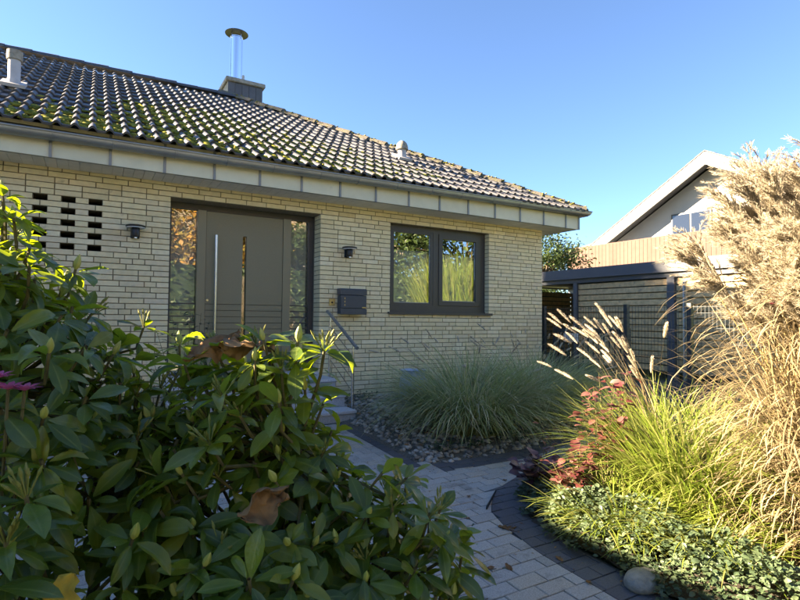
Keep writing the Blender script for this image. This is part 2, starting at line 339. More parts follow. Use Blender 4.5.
# mortar core with real openings
bx = sorted({WX0, WX1, *[o[0] for o in openings], *[o[2] for o in openings]}); bz = sorted({-.3, 2.69, *[o[1] for o in openings], *[o[3] for o in openings]})
def solid(i, j):
    if not (0 <= i < len(bx)-1 and 0 <= j < len(bz)-1): return False
    cx, cz = (bx[i]+bx[i+1])/2, (bz[j]+bz[j+1])/2
    return not any(o[0] < cx < o[2] and o[1] < cz < o[3] for o in openings)
b = MB(); YF, YB = .012, .30
for i in range(len(bx)-1):
    for j in range(len(bz)-1):
        if not solid(i, j): continue
        x0, x1, z0, z1 = bx[i], bx[i+1], bz[j], bz[j+1]
        b.add([(x0,YF,z0),(x1,YF,z0),(x1,YF,z1),(x0,YF,z1)], [(0,1,2,3)]); b.add([(x0,YB,z0),(x1,YB,z0),(x1,YB,z1),(x0,YB,z1)], [(3,2,1,0)])
        if not solid(i-1, j): b.add([(x0,YF,z0),(x0,YB,z0),(x0,YB,z1),(x0,YF,z1)], [(3,2,1,0)])
        if not solid(i+1, j): b.add([(x1,YF,z0),(x1,YB,z0),(x1,YB,z1),(x1,YF,z1)], [(0,1,2,3)])
        if not solid(i, j-1): b.add([(x0,YF,z0),(x1,YF,z0),(x1,YB,z0),(x0,YB,z0)], [(3,2,1,0)])
        if not solid(i, j+1): b.add([(x0,YF,z1),(x1,YF,z1),(x1,YB,z1),(x0,YB,z1)], [(0,1,2,3)])
b.box(WX1-.30, .30, -.3, WX1-.012, 8.5, 2.69); b.box(WX0, 8.2, -.3, WX1-.30, 8.5, 2.69); b.box(WX0, .30, -.3, WX0+.3, 8.2, 2.69)
me = bpy.data.meshes.new('wall'); me.from_pydata(b.v, [], b.f); me.materials.append(M['mortar'])
wall = ob('wall', me, house)
# bricks
rw = random.Random(5)
def lay(x0, x1):
    out = []; x = x0; first = True
    while x1 - x > .004:
        l = .25 if not first else rw.choice((.25, .125, .1875, .25, .0625+.125))
        if not first and rw.random() < .16: l = .125
        first = False
        if x1 - (x+l) < .07: l = x1 - x if x1 - x <= .29 else (x1-x)/2
        out.append((x, x+l)); x += l
    return out
bricks = []     # (x0,x1,z0,z1,y1)
for c in range(-3, 41):
    z1 = ZL - c*CH; z0 = z1 - CH; zc = (z0+z1)/2
    if z1 > 2.69: z1 = 2.69
    cuts = [(o[0], o[2], 'o') for o in openings if o[1] < zc < o[3]]
    if c in (3, 5, 7, 9): cuts += [(HX[0]+.0625, HX[1]+.0625, 'b'), (HX[1]+.0625, HX[2]+.0625, 'b'), (HX[0]-.1875, HX[0]+.0625, 'b'), (HX[2]+.0625, HX[2]+.3125, 'b')]
    cuts.sort(); x = WX0; segs = []
    for a, e, k in cuts:
        if a - x > .004: segs.append((x, a))
        if k == 'b': bricks.append((a, e, z0, z1, .03))
        x = e
    segs.append((x, WX1))
    for a, e in segs:
        for p, q in lay(a, e):
            dep = .03
            if abs(p-DX1) < .002 or abs(q-DX0) < .002: dep = .215 if z0 > DZ0-.05 else .03
            if abs(p-NX1) < .002 or abs(q-NX0) < .002: dep = .105
            if (c in HR) and -1.45 < p < -.6: dep = .105
            bricks.append((p, q, z0, z1, dep))
def brick_rank(bk):
    px, py, d = proj(((bk[0]+bk[1])/2, 0, (bk[2]+bk[3])/2))
    if px < -5 or px > 805 or py > 600 or (py > 330 and px < 345) or (py > 215 and px < 70) or (py > 290 and px < 160) or (bk[1]-bk[0]) < .1: return 99
    return d
order = sorted(bricks, key=brick_rank)
ub = unit_box('brick', M['brick']); J = .0052
rest = MB()
for k, (x0, x1, z0, z1, dep) in enumerate(order):
    o = rw.uniform(-.002, .002)
    jx0 = -.003 if abs(x0-DX1) < .002 or abs(x0-NX1) < .002 else J
    jx1 = -.003 if abs(x1-DX0) < .002 or abs(x1-NX0) < .002 else (0 if abs(x1-WX1) < .002 else J)
    bb = (x0+jx0+rw.uniform(-.0012, .0012)*(jx0 > 0), o, z0+J+rw.uniform(-.0008, .0008), x1-jx1, dep if x1 < WX1-.01 else .10, z1-J)
    if k < 300: ob('brick', ub, wall, box_mw(*bb))
    else: rest.box(*bb)
# bricks of the end wall
zz = [ZL - c*CH for c in range(-2, 41)]
for c, z1 in enumerate(zz):
    y = .105 + (c % 2)*.125 + .01
    while y < 8.4:
        e = min(y+.25, 8.5); rest.box(WX1-.03, y+J, z1-CH+J, WX1-.001, e-J, z1-J); y = e
tag(rest.build('bricks', M['brick'], wall), kind='stuff')
# near-black sheets standing in for the unlit rooms behind the wall
MB().box(WX0+.3, .75, -.2, WX1-.31, .80, 2.68).build('room_backing', M['dark'], house)
MB().box(WX0+.3, .301, .26, WX1-.31, .75, .30).build('room_floor', M['dark'], house)

# --- soffit, fascia, gutter
OV, SZ = .43, 2.667
soffit = MB().box(WX0-OV, -OV+.012, SZ+.012, WX1+OV-.012, .02, SZ+.04).box(WX1-.02, .021, SZ+.012, WX1+OV-.012, 8.9, SZ+.04).build('soffit', M['soffit'], house)
sb = unit_box('soffit_board', M['soffit'])
x = -2.6
while x < WX1+OV-.03:
    x1 = min(x+.1, WX1+OV-.014); ob('soffit_board', sb, soffit, box_mw(x+.002, -OV+.014, SZ, x1-.002, -.001, SZ+.011)); x = x1
y = .002
while y < 3:
    ob('soffit_board', sb, soffit, box_mw(WX1+.001, y, SZ, WX1+OV-.014, y+.096, SZ+.011)); y += .1
fascia = MB().box(WX0-OV, -OV+.010, SZ-.004, WX1+OV, -OV+.03, 2.99).box(WX1+OV-.03, -OV+.031, SZ-.004, WX1+OV-.010, 8.9, 2.99).build('fascia', M['seam'], house)
fp = unit_box('fascia_panel', M['fascia'])
# seams measured along the eave
FS, F0 = .5155, -1.146
nP = 0; x = F0 - 12*FS
while x < WX1+OV-.02:
    x1 = min(x+FS, WX1+OV-.004)
    ob('fascia_panel', fp, fascia, box_mw(x+.013, -OV, SZ, x1-.013, -OV+.009, 2.985))
    MB().box(x-.0125, -OV-.014, SZ-.006, x+.0125, -OV+.0095, 2.985).build('standing_seam', M['seam'], fascia)
    x = x1
MB().box(WX1+OV-.022, -OV-.012, SZ-.006, WX1+OV+.012, -OV+.0095, 2.985).build('corner_trim', M['seam'], fascia)
y = -OV+.05
while y < 8: ob('fascia_panel', fp, fascia, box_mw(WX1+OV-.009, y, SZ, WX1+OV, y+FS-.03, 2.985)); y += FS
# half-round gutter
GR = .068
def gz_at(x): return 2.885 + .0105*(x - 6.4)      # centre of the bead line
def gutter_ring(n=12):
    o = [(-GR*math.cos(math.pi*k/n), -GR*math.sin(math.pi*k/n)) for k in range(n+1)]          # outer arc from front to back (y', z')
    i = [(-(GR-.006)*math.cos(math.pi*k/n), -(GR-.006)*math.sin(math.pi*k/n)) for k in range(n, -1, -1)]
    return o + i
def gutter(path, name, parent):
    """path: list of (pos, outward unit 2-D) stations"""
    ring = gutter_ring(); n = len(ring); V = []; F = []
    for (p, d) in path:
        for a, z in ring: V.append((p[0]+d[0]*(-a), p[1]+d[1]*(-a), p[2]+z + (.07)))
    for s in range(len(path)-1):
        for k in range(n): F.append((s*n+k, s*n+(k+1) % n, (s+1)*n+(k+1) % n, (s+1)*n+k))
    F += [tuple(range(n-1, -1, -1)), tuple((len(path)-1)*n+k for k in range(n))]
    b = MB(); b.add(V, F)
    b.tube([(p[0]+d[0]*GR, p[1]+d[1]*GR, p[2]+.075) for p, d in path], .011, 8)
    return b.build(name, M['zinc'], parent, smooth=True)
GY = -OV-.016-GR; GXE = WX1+OV+.016+GR; s2 = 1.0
gut = gutter([((WX0-.5, GY, gz_at(WX0-.5)), (0, -1)), ((GXE, GY, gz_at(GXE)), (1, -1)), ((GXE, 8.9, gz_at(GXE)), (1, 0))], 'gutter', house)
gx = -2.25
while gx < 6.3:
    b = MB(); c0 = gz_at(gx)+.07
    b.tube([(gx, GY-(GR+.0025)*math.cos(math.pi*k/10), c0-(GR+.0025)*math.sin(math.pi*k/10)) for k in range(11)], .0045, 5)
    b.build('gutter_bracket', M['zinc'], gut, smooth=True); gx += .55 + .04*math.sin(gx*7)

# --- roof
TP = .54; EY, EZ = -.55, 2.985; RH = 4.80                                   # plan run to the ridge
XR = WX1+OV+.10                                                              # right eave
RX, RY, RZ = XR-RH, EY+RH, EZ+RH*TP
XL = WX0-OV
b = MB()
b.add([(XL, EY, EZ-.10), (XR, EY, EZ-.10), (XR, EY+2*RH, EZ-.10), (XL, EY+2*RH, EZ-.10), (XL, RY, RZ-.10), (RX, RY, RZ-.10)],
      [(0,1,5,4), (1,2,5), (2,3,4,5), (3,0,4), (3,2,1,0)])
roof = b.build('roof', M['tile'], house)
# hip end covering
sl_len = math.hypot(RH, RH*TP); ang = math.atan(TP)
GA = .335; NR = 16; TW = .30
def prof(u):
    u = u % .15; d = abs(u-.11)
    return .036*math.cos(min(d/.042, 1)*math.pi/2)**1.0 if d < .042 else 0.0
us = [0, .03, .066, .072, .080, .090, .100, .110, .120, .130, .140, .148]; us = us + [.15+u for u in us] + [.30]
Vt = []
for (v, dz, drop) in ((0, .030, .024), (0, .030, 0), (GA*.5, .016, 0), (GA+.03, .0, 0)):
    for u in us: Vt.append((u, v, prof(u) + dz - drop))
n = len(us); Ft = [(r*n+k, r*n+k+1, (r+1)*n+k+1, (r+1)*n+k) for r in range(3) for k in range(n-1)]
RM = Matrix.Translation((0, EY-.03, EZ-.055)) @ Matrix.Rotation(ang, 4, 'X')   # tile plane: x along eave, y up the slope
tile_me = mesh_np('roof_tile', Vt, Ft, M['tile'], True); tile_me.set_sharp_from_angle(angle=R(50))
tiles = []
for r in range(NR):
    yb = r*GA; ncol = int((XR - XL)/TW)+1
    for k in range(ncol):
        x = XR - .05 - (k+1)*TW
        if x < XL: continue
        run = yb*math.cos(ang); hipx = XR - run + .03
        if x > hipx: continue
        tiles.append((x, yb, x+TW > hipx-GA))
def tile_rank(t):
    w = RM @ Vector((t[0]+.15, t[1], 0)); px, py, d = proj(w)
    return d if -20 < px < 810 and py > 30 else 99 + d
tiles.sort(key=tile_rank)
accV = []; accF = []; nb = 0; VtA = np.array(Vt); FtA = np.array(Ft)
def hip_clip(x, yb):
    bm = bmesh.new(); vs = [bm.verts.new((p[0]+x, p[1]+yb, p[2])) for p in Vt]
    for q in Ft: bm.faces.new([vs[i] for i in q])
    run = math.cos(ang)
    nrm = Vector((1, run, 0)).normalized(); co = Vector((XR+.02, 0, 0))
    bmesh.ops.bisect_plane(bm, geom=list(bm.verts)+list(bm.edges)+list(bm.faces), plane_co=co, plane_no=nrm, clear_outer=True)
    me = bpy.data.meshes.new('roof_tile'); bm.to_mesh(me); bm.free(); me.polygons.foreach_set('use_smooth', [True]*len(me.polygons)); me.materials.append(M['tile']); return me
tr = random.Random(3); cnt = 0
for x, yb, edge in tiles:
    if edge:
        me = hip_clip(x, yb)
        if len(me.polygons): ob('roof_tile', me, roof, RM @ Matrix.Translation((0, 0, .004)))
        continue
    j = Matrix.Translation((x+tr.uniform(-.003, .003), yb+tr.uniform(-.006, .006), tr.uniform(0, .004))) @ Matrix.Rotation(tr.uniform(-.008, .008), 4, 'Z')
    if cnt < 260: ob('roof_tile', tile_me, roof, RM @ j); cnt += 1
    else:
        w = VtA @ np.array((RM @ j).to_3x3()).T + np.array((RM @ j).translation); accV.append(w); accF.append(FtA+nb); nb += len(Vt)
tag(ob('roof_tiles', mesh_np('roof_tiles', np.vstack(accV), np.vstack(accF), M['tile'], True), roof), kind='stuff')
# ridge and hip tiles: half-round caps, each overlapping the next
def cap_mesh(L, r0, r1):
    n = 9; V = []
    for t, r in ((0, r0), (L, r1)):
        for k in range(n): a = math.pi*k/(n-1); V.append((r*math.cos(a)*1.25, t, r*math.sin(a)))
    for k in range(n): a = math.pi*k/(n-1); V.append(((r0-.02)*math.cos(a)*1.25, .0, (r0-.02)*math.sin(a)))
    F = [(k, k+1, n+k+1, n+k) for k in range(n-1)] + [(2*n+k, 2*n+k+1, k+1, k) for k in range(n-1)]
    me = mesh_np('ridge_tile', V, F, M['hiptile'], True); me.set_sharp_from_angle(angle=R(50)); return me
capm = cap_mesh(.42, .095, .075)
def caps(A, B, step, parent):
    A, B = Vector(A), Vector(B); d = (B-A); n = int(d.length/step); d.normalize()
    z = Vector((0,0,1)); sx = d.cross(z).normalized(); up = sx.cross(d)
    for k in range(n+1):
        p = A + d*step*k + up*tr.uniform(-.004, .012)
        mw = Matrix(((sx.x, d.x, up.x, p.x), (sx.y, d.y, up.y, p.y), (sx.z, d.z, up.z, p.z), (0,0,0,1))) @ Matrix.Rotation(tr.uniform(-.02, .02), 4, 'Z')
        ob('ridge_tile', capm, parent, mw)
caps((XR-.06, EY+.02, EZ-.035), (RX, RY, RZ-.015), .38, roof)
capm = cap_mesh(.42, .085, .07); capm.materials[0] = M['tile']
caps((RX, RY, RZ-.02), (XL+2, RY, RZ-.02), .38, roof)
# moss cushions in the troughs and along the hip
def blob(r, seed, sub=1, flat=.5, rough=.35):
    bm = bmesh.new(); bmesh.ops.create_icosphere(bm, subdivisions=sub, radius=1.0); q = random.Random(seed)
    for v in bm.verts:
        k = 1 + q.uniform(-rough, rough); v.co = Vector((v.co.x*r*k, v.co.y*r*k, v.co.z*r*k*flat))
    bm.verts.index_update(); V = np.array([v.co[:] for v in bm.verts]); F = np.array([[v.index for v in f.verts] for f in bm.faces]); bm.free(); return V, F
mossV = [blob(1, i, 2, .55, .28) for i in range(6)]
accV = []; accF = []; nb = 0; mr_ = random.Random(11)
def put(VF, mw):
    global nb
    V_, F_ = VF; m3 = np.array(mw.to_3x3()); accV.append(V_ @ m3.T + np.array(mw.translation)); accF.append(F_+nb); nb += len(V_)
patches = [(-1.3, .7, .5), (-.6, .9, .7), (.1, 1.0, .7), (.6, 1.8, .8), (1.1, 1.3, .9), (1.5, 2.0, .8), (1.9, 1.2, .8), (2.4, 1.4, .7), (.7, 2.6, .7), (1.3, .6, .6), (2.9, .9, .5), (.2, .4, .5), (-1.0, .3, .5), (2.2, .5, .6), (3.6, 1.0, .3), (-.2, 1.9, .5)]
for k in range(2300):
    cx, cy, s = mr_.choice(patches); x = mr_.gauss(cx, s*.55); y = abs(mr_.gauss(cy, s*.55))
    row = int(y/GA); y = row*GA + mr_.choice((-.02, -.015, .05, .12, .02, -.03)) + mr_.uniform(-.02, .02)
    if y < .05: y = mr_.uniform(.05, .25)
    x = round((XR-.05-x)/.15)*.15; x = XR - .05 - x + mr_.uniform(-.005, .075)
    if x > XR - y*math.cos(ang) - .1 or y > sl_len-.1: continue
    r = mr_.uniform(.016, .040)*(1.3 if mr_.random() < .25 else 1)
    mw = RM @ Matrix.Translation((x, y, .022+prof((x-(XR-.05)) % .15)*.7)) @ Matrix.Rotation(mr_.uniform(0, 6.3), 4, 'Z') @ Matrix.Diagonal((r*mr_.uniform(.8, 1.9), r*mr_.uniform(.7, 1.2), r*mr_.uniform(.6, 1.1), 1))
    put(mr_.choice(mossV), mw)
hipA, hipB = Vector((XR-.06, EY+.02, EZ+.04)), Vector((RX, RY, RZ+.06))
for k in range(260):
    t = mr_.random()**1.2; p = hipA.lerp(hipB, t) - Vector((0, 0, .03)); r = mr_.uniform(.010, .022)
    mw = Matrix.Translation(p + Vector((mr_.uniform(-.06, .06)-.02, mr_.uniform(-.06, .06)-.03, mr_.uniform(-.005, .03)))) @ Matrix.Rotation(mr_.uniform(0, 6), 4, 'Z') @ Matrix.Diagonal((r*1.5, r, r, 1))
    put(mr_.choice(mossV), mw)
tag(ob('moss', mesh_np('moss', np.vstack(accV), np.vstack(accF), M['moss'], True), roof), kind='stuff')

# --- vents on the roof
def on_roof(x, y): return Vector((x, y, EZ + (y-EY)*TP))
def vent(x, y, h, r, capw, caph, dome):
    p = on_roof(x, y); b = MB().lathe([(r*1.12, -.1), (r*1.12, .06), (r, .08), (r, h)], 20, p)
    v = b.build('vent_pipe', M['ventpipe'], house, smooth=True)
    if dome: pr = [(r*1.02, h-.05), (capw, h-.045), (capw*.98, h), (capw*.8, h+caph*.6), (capw*.45, h+caph), (.001, h+caph*1.05)]
    else: pr = [(r*1.05, h-.02), (capw, h-.015), (capw*1.03, h+caph*.5), (capw, h+caph), (.001, h+caph)]
    MB().lathe(pr, 20, p).build('vent_cap', M['concrete'], v, smooth=True)
    ap = MB(); Ra = Matrix.Translation(p + Vector((0, 0, .035))) @ Matrix.Rotation(ang, 4, 'X'); ap.box(-r*1.9, -r*2.2, -.02, r*1.9, r*2, .018, Ra); ap.build('flashing', M['ventpipe'], v)
vent(-1.60, .90, .32, .062, .078, .09, False)
vent(3.68, .95, .20, .068, .105, .10, True)
# --- chimney
CXa, CXb, CYa, CYb, CZt = 1.60, 2.33, 4.62, 5.25, 6.06
ch = MB().box(CXa+.012, CYa+.012, 4.9, CXb-.012, CYb-.012, CZt).build('chimney', M['slate'], house)
for k in range(5):
    w = (CXb-CXa)/5; MB().box(CXa+k*w+.004, CYa, 4.95, CXa+(k+1)*w-.004, CYa+.0115, CZt-.002).build('cladding_panel', M['slate'], ch)
for k in range(4):
    w = (CYb-CYa)/4; MB().box(CXa, CYa+k*w+.004, 4.95, CXa+.0115, CYa+(k+1)*w-.004, CZt-.002).build('cladding_panel', M['concrete'], ch)  # left face in paler concrete: its sunlit look is put into the colour
MB().bevbox(CXa-.05, CYa-.05, CZt, CXb+.05, CYb+.05, CZt+.09, .015).build('chimney_cap', M['concrete'], ch)
pc = (1.82, 4.90)
fl = MB().lathe([(.15, CZt+.09), (.15, CZt+.12), (.128, CZt+.13), (.128, 7.15), (.134, 7.155), (.134, 7.17)], 32, (*pc, 0)).build('flue_pipe', M['flue'], ch, smooth=True)
MB().lathe([(.24, 7.245), (.245, 7.25), (.12, 7.305), (.001, 7.33)], 32, (*pc, 0), cap=False).add([], []).build('rain_hood', M['black'], ch, smooth=True)
MB().lathe([(.239, 7.246), (.001, 7.27)], 32, (*pc, 0), cap=False).build('hood_underside', M['black'], ch, smooth=True)
for k in range(4):
    a = k*math.pi/2+.5; MB().box(pc[0]+.13*math.cos(a)-.008, pc[1]+.13*math.sin(a)-.008, 7.12, pc[0]+.13*math.cos(a)+.008, pc[1]+.13*math.sin(a)+.008, 7.26).build('hood_strut', M['steel'], ch)
MB().lathe([(.05, CZt+.09), (.05, CZt+.13), (.03, CZt+.14), (.03, CZt+.22)], 12, (CXa+.33, CYa+.08, 0)).build('cap_spigot', M['ventpipe'], ch, smooth=True)

# --- front door with side lights
DY = .22
door = MB().box(DX0+.001, DY+.03, DZ0-.06, DX0+.05, DY+.09, ZL-.001).box(DX1-.07, DY+.03, DZ0-.06, DX1-.001, DY+.09, ZL-.001).box(DX0+.05, DY+.03, ZL-.075, DX1-.07, DY+.09, ZL-.001).build('front_door', M['anth'], house)
zt = ZL-.076
for xa, xb in ((.345, .445), (1.425, 1.530)):
    MB().box(xa, DY, DZ0, xb, DY+.085, zt).build('door_post', M['doorframe'], door)
lx0, lx1 = .449, 1.421; sx0, sx1, sz0, sz1 = .895, .945, .62, 2.15
leaf = MB()
for (a, c, e, g) in ((lx0, DZ0+.01, sx0, zt-.006), (sx1, DZ0+.01, lx1, zt-.006), (sx0, DZ0+.01, sx1, sz0), (sx0, sz1, sx1, zt-.006)): pass
grooves = [1.274, 1.196, 1.119, 1.041, .963, .885]
# leaf boards: upper slab and boards between the grooves, pierced by the glazed slot
bands = [(grooves[0]+.003, zt-.006)] + [(grooves[i+1]+.003, grooves[i]-.003) for i in range(5)] + [(DZ0+.01, grooves[-1]-.003)]
MB().box(lx0, DY+.045, DZ0+.01, sx0, DY+.08, zt-.006).box(sx1, DY+.045, DZ0+.01, lx1, DY+.08, zt-.006).box(sx0, DY+.045, DZ0+.01, sx1, DY+.08, sz0).box(sx0, DY+.045, sz1, sx1, DY+.08, zt-.006).build('door_leaf_core', M['anth'], door)
for z0, z1 in bands:
    lf = MB()
    for xa, xb in ((lx0, sx0), (sx1, lx1)): lf.box(xa, DY+.01, z0, xb, DY+.0445, z1)
    if z0 < sz1 < z1: lf.box(sx0, DY+.01, sz1, sx1, DY+.0445, z1)
    if z0 < sz0 < z1: lf.box(sx0, DY+.01, z0, sx1, DY+.0445, sz0)
    lf.build('door_panel', M['doorpaint'], door)
MB().box(sx0+.001, DY+.05, sz0+.001, sx1-.001, DY+.056, sz1-.001).build('glass_slot', M['glassd'], door)
MB().box(.05, DY+.06, DZ0, .345, DY+.068, zt).build('side_pane', M['glassd'], door)
MB().box(1.53, DY+.06, DZ0, DX1-.07, DY+.068, zt).build('side_pane', M['glassd'], door)
for z in grooves[:6]:
    for xa, xb in ((.052, .343), (1.532, DX1-.072)): MB().box(xa, DY+.0545, z-.008, xb, DY+.0595, z+.008).build('etched_stripe', M['anth'], door)
hd = MB().tube([(.555, DY-.055, .80), (.555, DY-.055, 2.13)], .0165, 16).build('pull_handle', M['steel'], door, smooth=True)
for z in (1.0, 1.95): MB().tube([(.555, DY-.05, z), (.555, DY+.012, z)], .010, 10).build('handle_mount', M['steel'], hd, smooth=True)
MB().tube([(.475, DY+.012, 1.32), (.475, DY+.002, 1.32)], .014, 14).build('lock_rosette', M['steel'], door, smooth=True)
MB().box(DX0+.05, DY+.15, .42, .345, DY+.155, 2.42).build('pale_backing', M['blind'], door)  # added pale sheets that make the side panes look greyer
MB().box(1.53, DY+.15, .42, DX1-.07, DY+.155, 2.42).build('pale_backing', M['blind'], door)
MB().box(DX0+.05, DY+.35, .3, DX1-.05, DY+.36, 2.5).build('hall_backing', M['dark'], door)
MB().box(DX0+.001, .0, DZ0-.04, DX1-.001, DY+.09, DZ0-.001).build('threshold', M['granitetop'], door)
# --- window
WY = .11
win = MB().box(NX0+.001, WY, NZ0+.04, NX0+.10, WY+.07, ZL-.001).box(NX1-.10, WY, NZ0+.04, NX1-.001, WY+.07, ZL-.001).box(NX0+.10, WY, ZL-.075, NX1-.10, WY+.07, ZL-.001).box(NX0+.10, WY, NZ0+.04, NX1-.10, WY+.07, NZ0+.13).box(3.76, WY, NZ0+.13, 3.86, WY+.07, ZL-.075).build('window', M['anth'], house)
for xa, xb, z0, z1 in ((NX0+.101, 3.759, NZ0+.131, ZL-.076), (3.861, NX1-.101, NZ0+.131, ZL-.076)):
    f = .068 if xa > 3.5 else .03; fr = f+.025
    # left sash is slimmer, right sash steps forward
    yy = WY-.012 if xa > 3.5 else WY+.004
    s = MB().box(xa, yy, z0, xa+f, WY+.05, z1).box(xb-fr, yy, z0, xb, WY+.05, z1).box(xa+f, yy, z0, xb-fr, WY+.05, z0+f).box(xa+f, yy, z1-f, xb-fr, WY+.05, z1).build('sash', M['anth'], win)
    MB().box(xa+f+.001, WY+.02, z0+f+.001, xb-fr-.001, WY+.026, z1-f-.001).build('pane', M['glass'], s)
    MB().box(xa+f+.012, WY+.0, z0+f-.001, xb-fr-.012, WY+.019, z0+f+.008).build('glazing_bead', M['ventpipe'], s)
    zb = z0+f+(z1-z0-2*f)*.74
    bl = MB(); k = 0; z = z0+f+.01
    while z < zb: bl.box(xa+f+.01, WY+.066+.006*(k % 2), z, xb-fr-.01, WY+.072+.006*(k % 2), z+.0195); z += .02; k += 1
    bl.build('pleated_blind', M['blind'], win); MB().box(xa+f+.008, WY+.058, zb, xb-fr-.008, WY+.08, zb+.014).build('blind_rail', M['ventpipe'], win)
MB().box(NX0-.03, -.035, NZ0+.002, NX1+.045, WY+.001, NZ0+.018).box(NX0-.03, -.037, NZ0-.018, NX1+.045, -.035, NZ0+.018).box(NX0+.001, WY-.02, NZ0+.0185, NX1-.001, WY+.07, NZ0+.0395).build('window_sill', M['anth'], win)

# ------------------------------------------------------------------ fittings on the front wall
def wall_lamp(x, z, label):
    t = thing('wall_lamp', label, 'lamp', (x, -.002, z), 'black wall lamps beside the door')
    MB().bevbox(x-.045, -.03, z-.075, x+.045, -.003, z+.045, .005).build('wall_plate', M['black'], t)
    MB().lathe([(.040, -.07), (.044, -.06), (.044, .030), (.038, .04)], 20, (x, -.085, z)).build('lamp_body', M['black'], t, smooth=True)
    MB().lathe([(.098, .040), (.102, .046), (.102, .058), (.08, .066), (.001, .068)], 28, (x, -.085, z)).build('lamp_hood', M['black'], t, smooth=True)
    MB().lathe([(.045, .033), (.094, .033), (.094, .0395)], 28, (x, -.085, z)).build('diffuser_ring', M['white'], t, smooth=True)
    MB().lathe([(.016, -.085), (.016, -.071)], 12, (x, -.10, z)).build('sensor', M['steel'], t, smooth=True)
wall_lamp(-.357, 2.06, 'black round-hooded wall lamp between the pierced brick grille and the door')
wall_lamp(2.254, 2.02, 'black round-hooded wall lamp above the mailbox')
# mailbox
mx0, mx1, mz0, mz1 = 2.113, 2.505, 1.165, 1.515
mb = thing('mailbox', 'dark grey steel mailbox with painted sky tint on the brick wall beside the door', 'mailbox', ((mx0+mx1)/2, -.002, mz0))
MB().bevbox(mx0+.006, -.112, mz0+.006, mx1-.006, -.003, mz1-.09, .004).build('body', M['anthblue'], mb)
MB().prism([(-.128, mz1-.085), (-.128, mz1-.02), (-.11, mz1), (-.003, mz1), (-.003, mz1-.085)], 'x', mx0, mx1).build('lid', M['anthblue'], mb)
dd = MB().bevbox(mx0+.004, -.126, mz0+.085, mx1-.004, -.1125, mz1-.092, .004).build('flap', M['anthblue'], mb)
MB().bevbox(mx0, -.130, mz0, mx1, -.1125, mz0+.078, .004).build('newspaper_tray', M['anthblue'], mb)
for k in range(3): MB().box(mx0+.055, -.129, mz0+.115+.045*k, mx0+.067, -.1265, mz0+.137+.045*k).build('sight_slot', M['brass'], dd)
MB().box(mx1-.072, -.129, mz0+.088, mx1-.014, -.1265, mz0+.104).build('name_plate', M['brass'], dd)
db = thing('doorbell', 'small square brass doorbell plate on the brick wall beside the mailbox', 'doorbell', (2.035, -.002, 1.29))
MB().bevbox(1.995, -.012, 1.285, 2.082, -.0025, 1.375, .002).build('plate', M['brass'], db)
MB().lathe([(.013, 0), (.013, .006), (.010, .009)], 16, (0, 0, 0)).build('button', M['black'], db, smooth=True, mw=Matrix.Translation((2.038, -.012, 1.325)) @ Matrix.Rotation(R(90), 4, 'X'))

# ------------------------------------------------------------------ steps and handrail
st = thing('front_steps', 'three speckled grey granite steps up to the front door', 'steps', (.95, -.6, -.05))
SX1 = 1.90
for (ya, yb, zt_, zb_) in ((-.52, -.002, .36, -.2), (-.80, -.5205, .205, -.2), (-1.10, -.8005, .06, -.2)):
    s = MB().box(-.05, ya+.02, zb_, SX1-.01, yb, zt_-.035).build('step', M['granite'], st)
    MB().bevbox(-.06, ya, zt_-.034, SX1, yb, zt_, .004).build('tread', M['granitetop'], s)
hr = thing('handrail', 'grey metal stair handrail with thin slanting rods beside the steps', 'handrail', (1.95, -.5, -.05))
rt, rb = Vector((1.95, -.08, 1.20)), Vector((1.95, -.955, .775))
MB().tube([rt+Vector((0, .02, .0)), rt, rb, rb+Vector((0,-.03,-.012))], .021, 12).build('rail', M['zinc'], hr, smooth=True)
for y in (-.16, -.87):
    z = rt.z + (rb.z-rt.z)*(y-rt.y)/(rb.y-rt.y); MB().tube([(1.95, y, -.08), (1.95, y, z-.10)], .0165, 12).tube([(1.95, y, z-.10), (1.95, y, z-.01)], .008, 8).build('post', M['steel'], hr, smooth=True)
for k in range(4):
    d = Vector((0, 0, -.16-.14*k)); MB().tube([rt+d+Vector((0, -.06, -.03)), rb+d+Vector((0, .06, .03))], .006, 6).build('rod', M['steel'], hr, smooth=True)

# ------------------------------------------------------------------ paving
def interp(poly, x):
    xs_, ys_ = zip(*poly); return float(np.interp(x, xs_, ys_))
RE = [(-12, 1.475), (-4.35, 1.475), (-3.97, 1.54), (-3.76, 1.62), (-3.6, 1.78), (-3.48, 1.92)]            # right edge x of the grey field, by y
LOW = [(1.92, -3.48), (2.4, -3.28), (3.2, -3.12), (4.7, -2.80), (6.1, -2.5)]                              # lower edge y of the side path, by x
GRV = [(1.70, -2.62), (1.80, -2.74), (2.0, -2.79), (2.8, -2.78), (3.6, -2.6), (4.7, -2.2), (6.1, -1.8)]   # gravel edge y, by x
def zone(x, y):
    """'g' grey paving, 'd' dark border, None off the path"""
    if x < 1.72 and y > -1.12: return None
    if x < -1.25 or x > 6.0 or y < -9: return None
    if x < 1.72 and y > -2.75: return 'g' if x < 1.56 else 'd'
    up = interp(GRV, max(x, 1.7))
    if y > up: return None
    if x > 1.78 and y > up-.20: return 'd'
    if y > -3.48:
        if x < 1.92: return 'g'
        lo = interp(LOW, x)
        return 'g' if y > lo else ('d' if y > lo-.2 else None)
    e = interp(RE, y)
    if x < e: return 'g'
    if x < e + (.24 if y < -3.9 else .34): return 'd'
    return None
b = MB(); st_ = .1
for i in range(74):
    for j in range(80):
        x, y = -1.25+i*.1, -9+j*.1
        if zone(x+.05, y+.05) or zone(x+.02, y+.02) or zone(x+.08, y+.08): b.add([(x, y, gz(y)-.006), (x+.1, y, gz(y)-.006), (x+.1, y+.1, gz(y+.1)-.006), (x, y+.1, gz(y+.1)-.006)], [(0,1,2,3)])
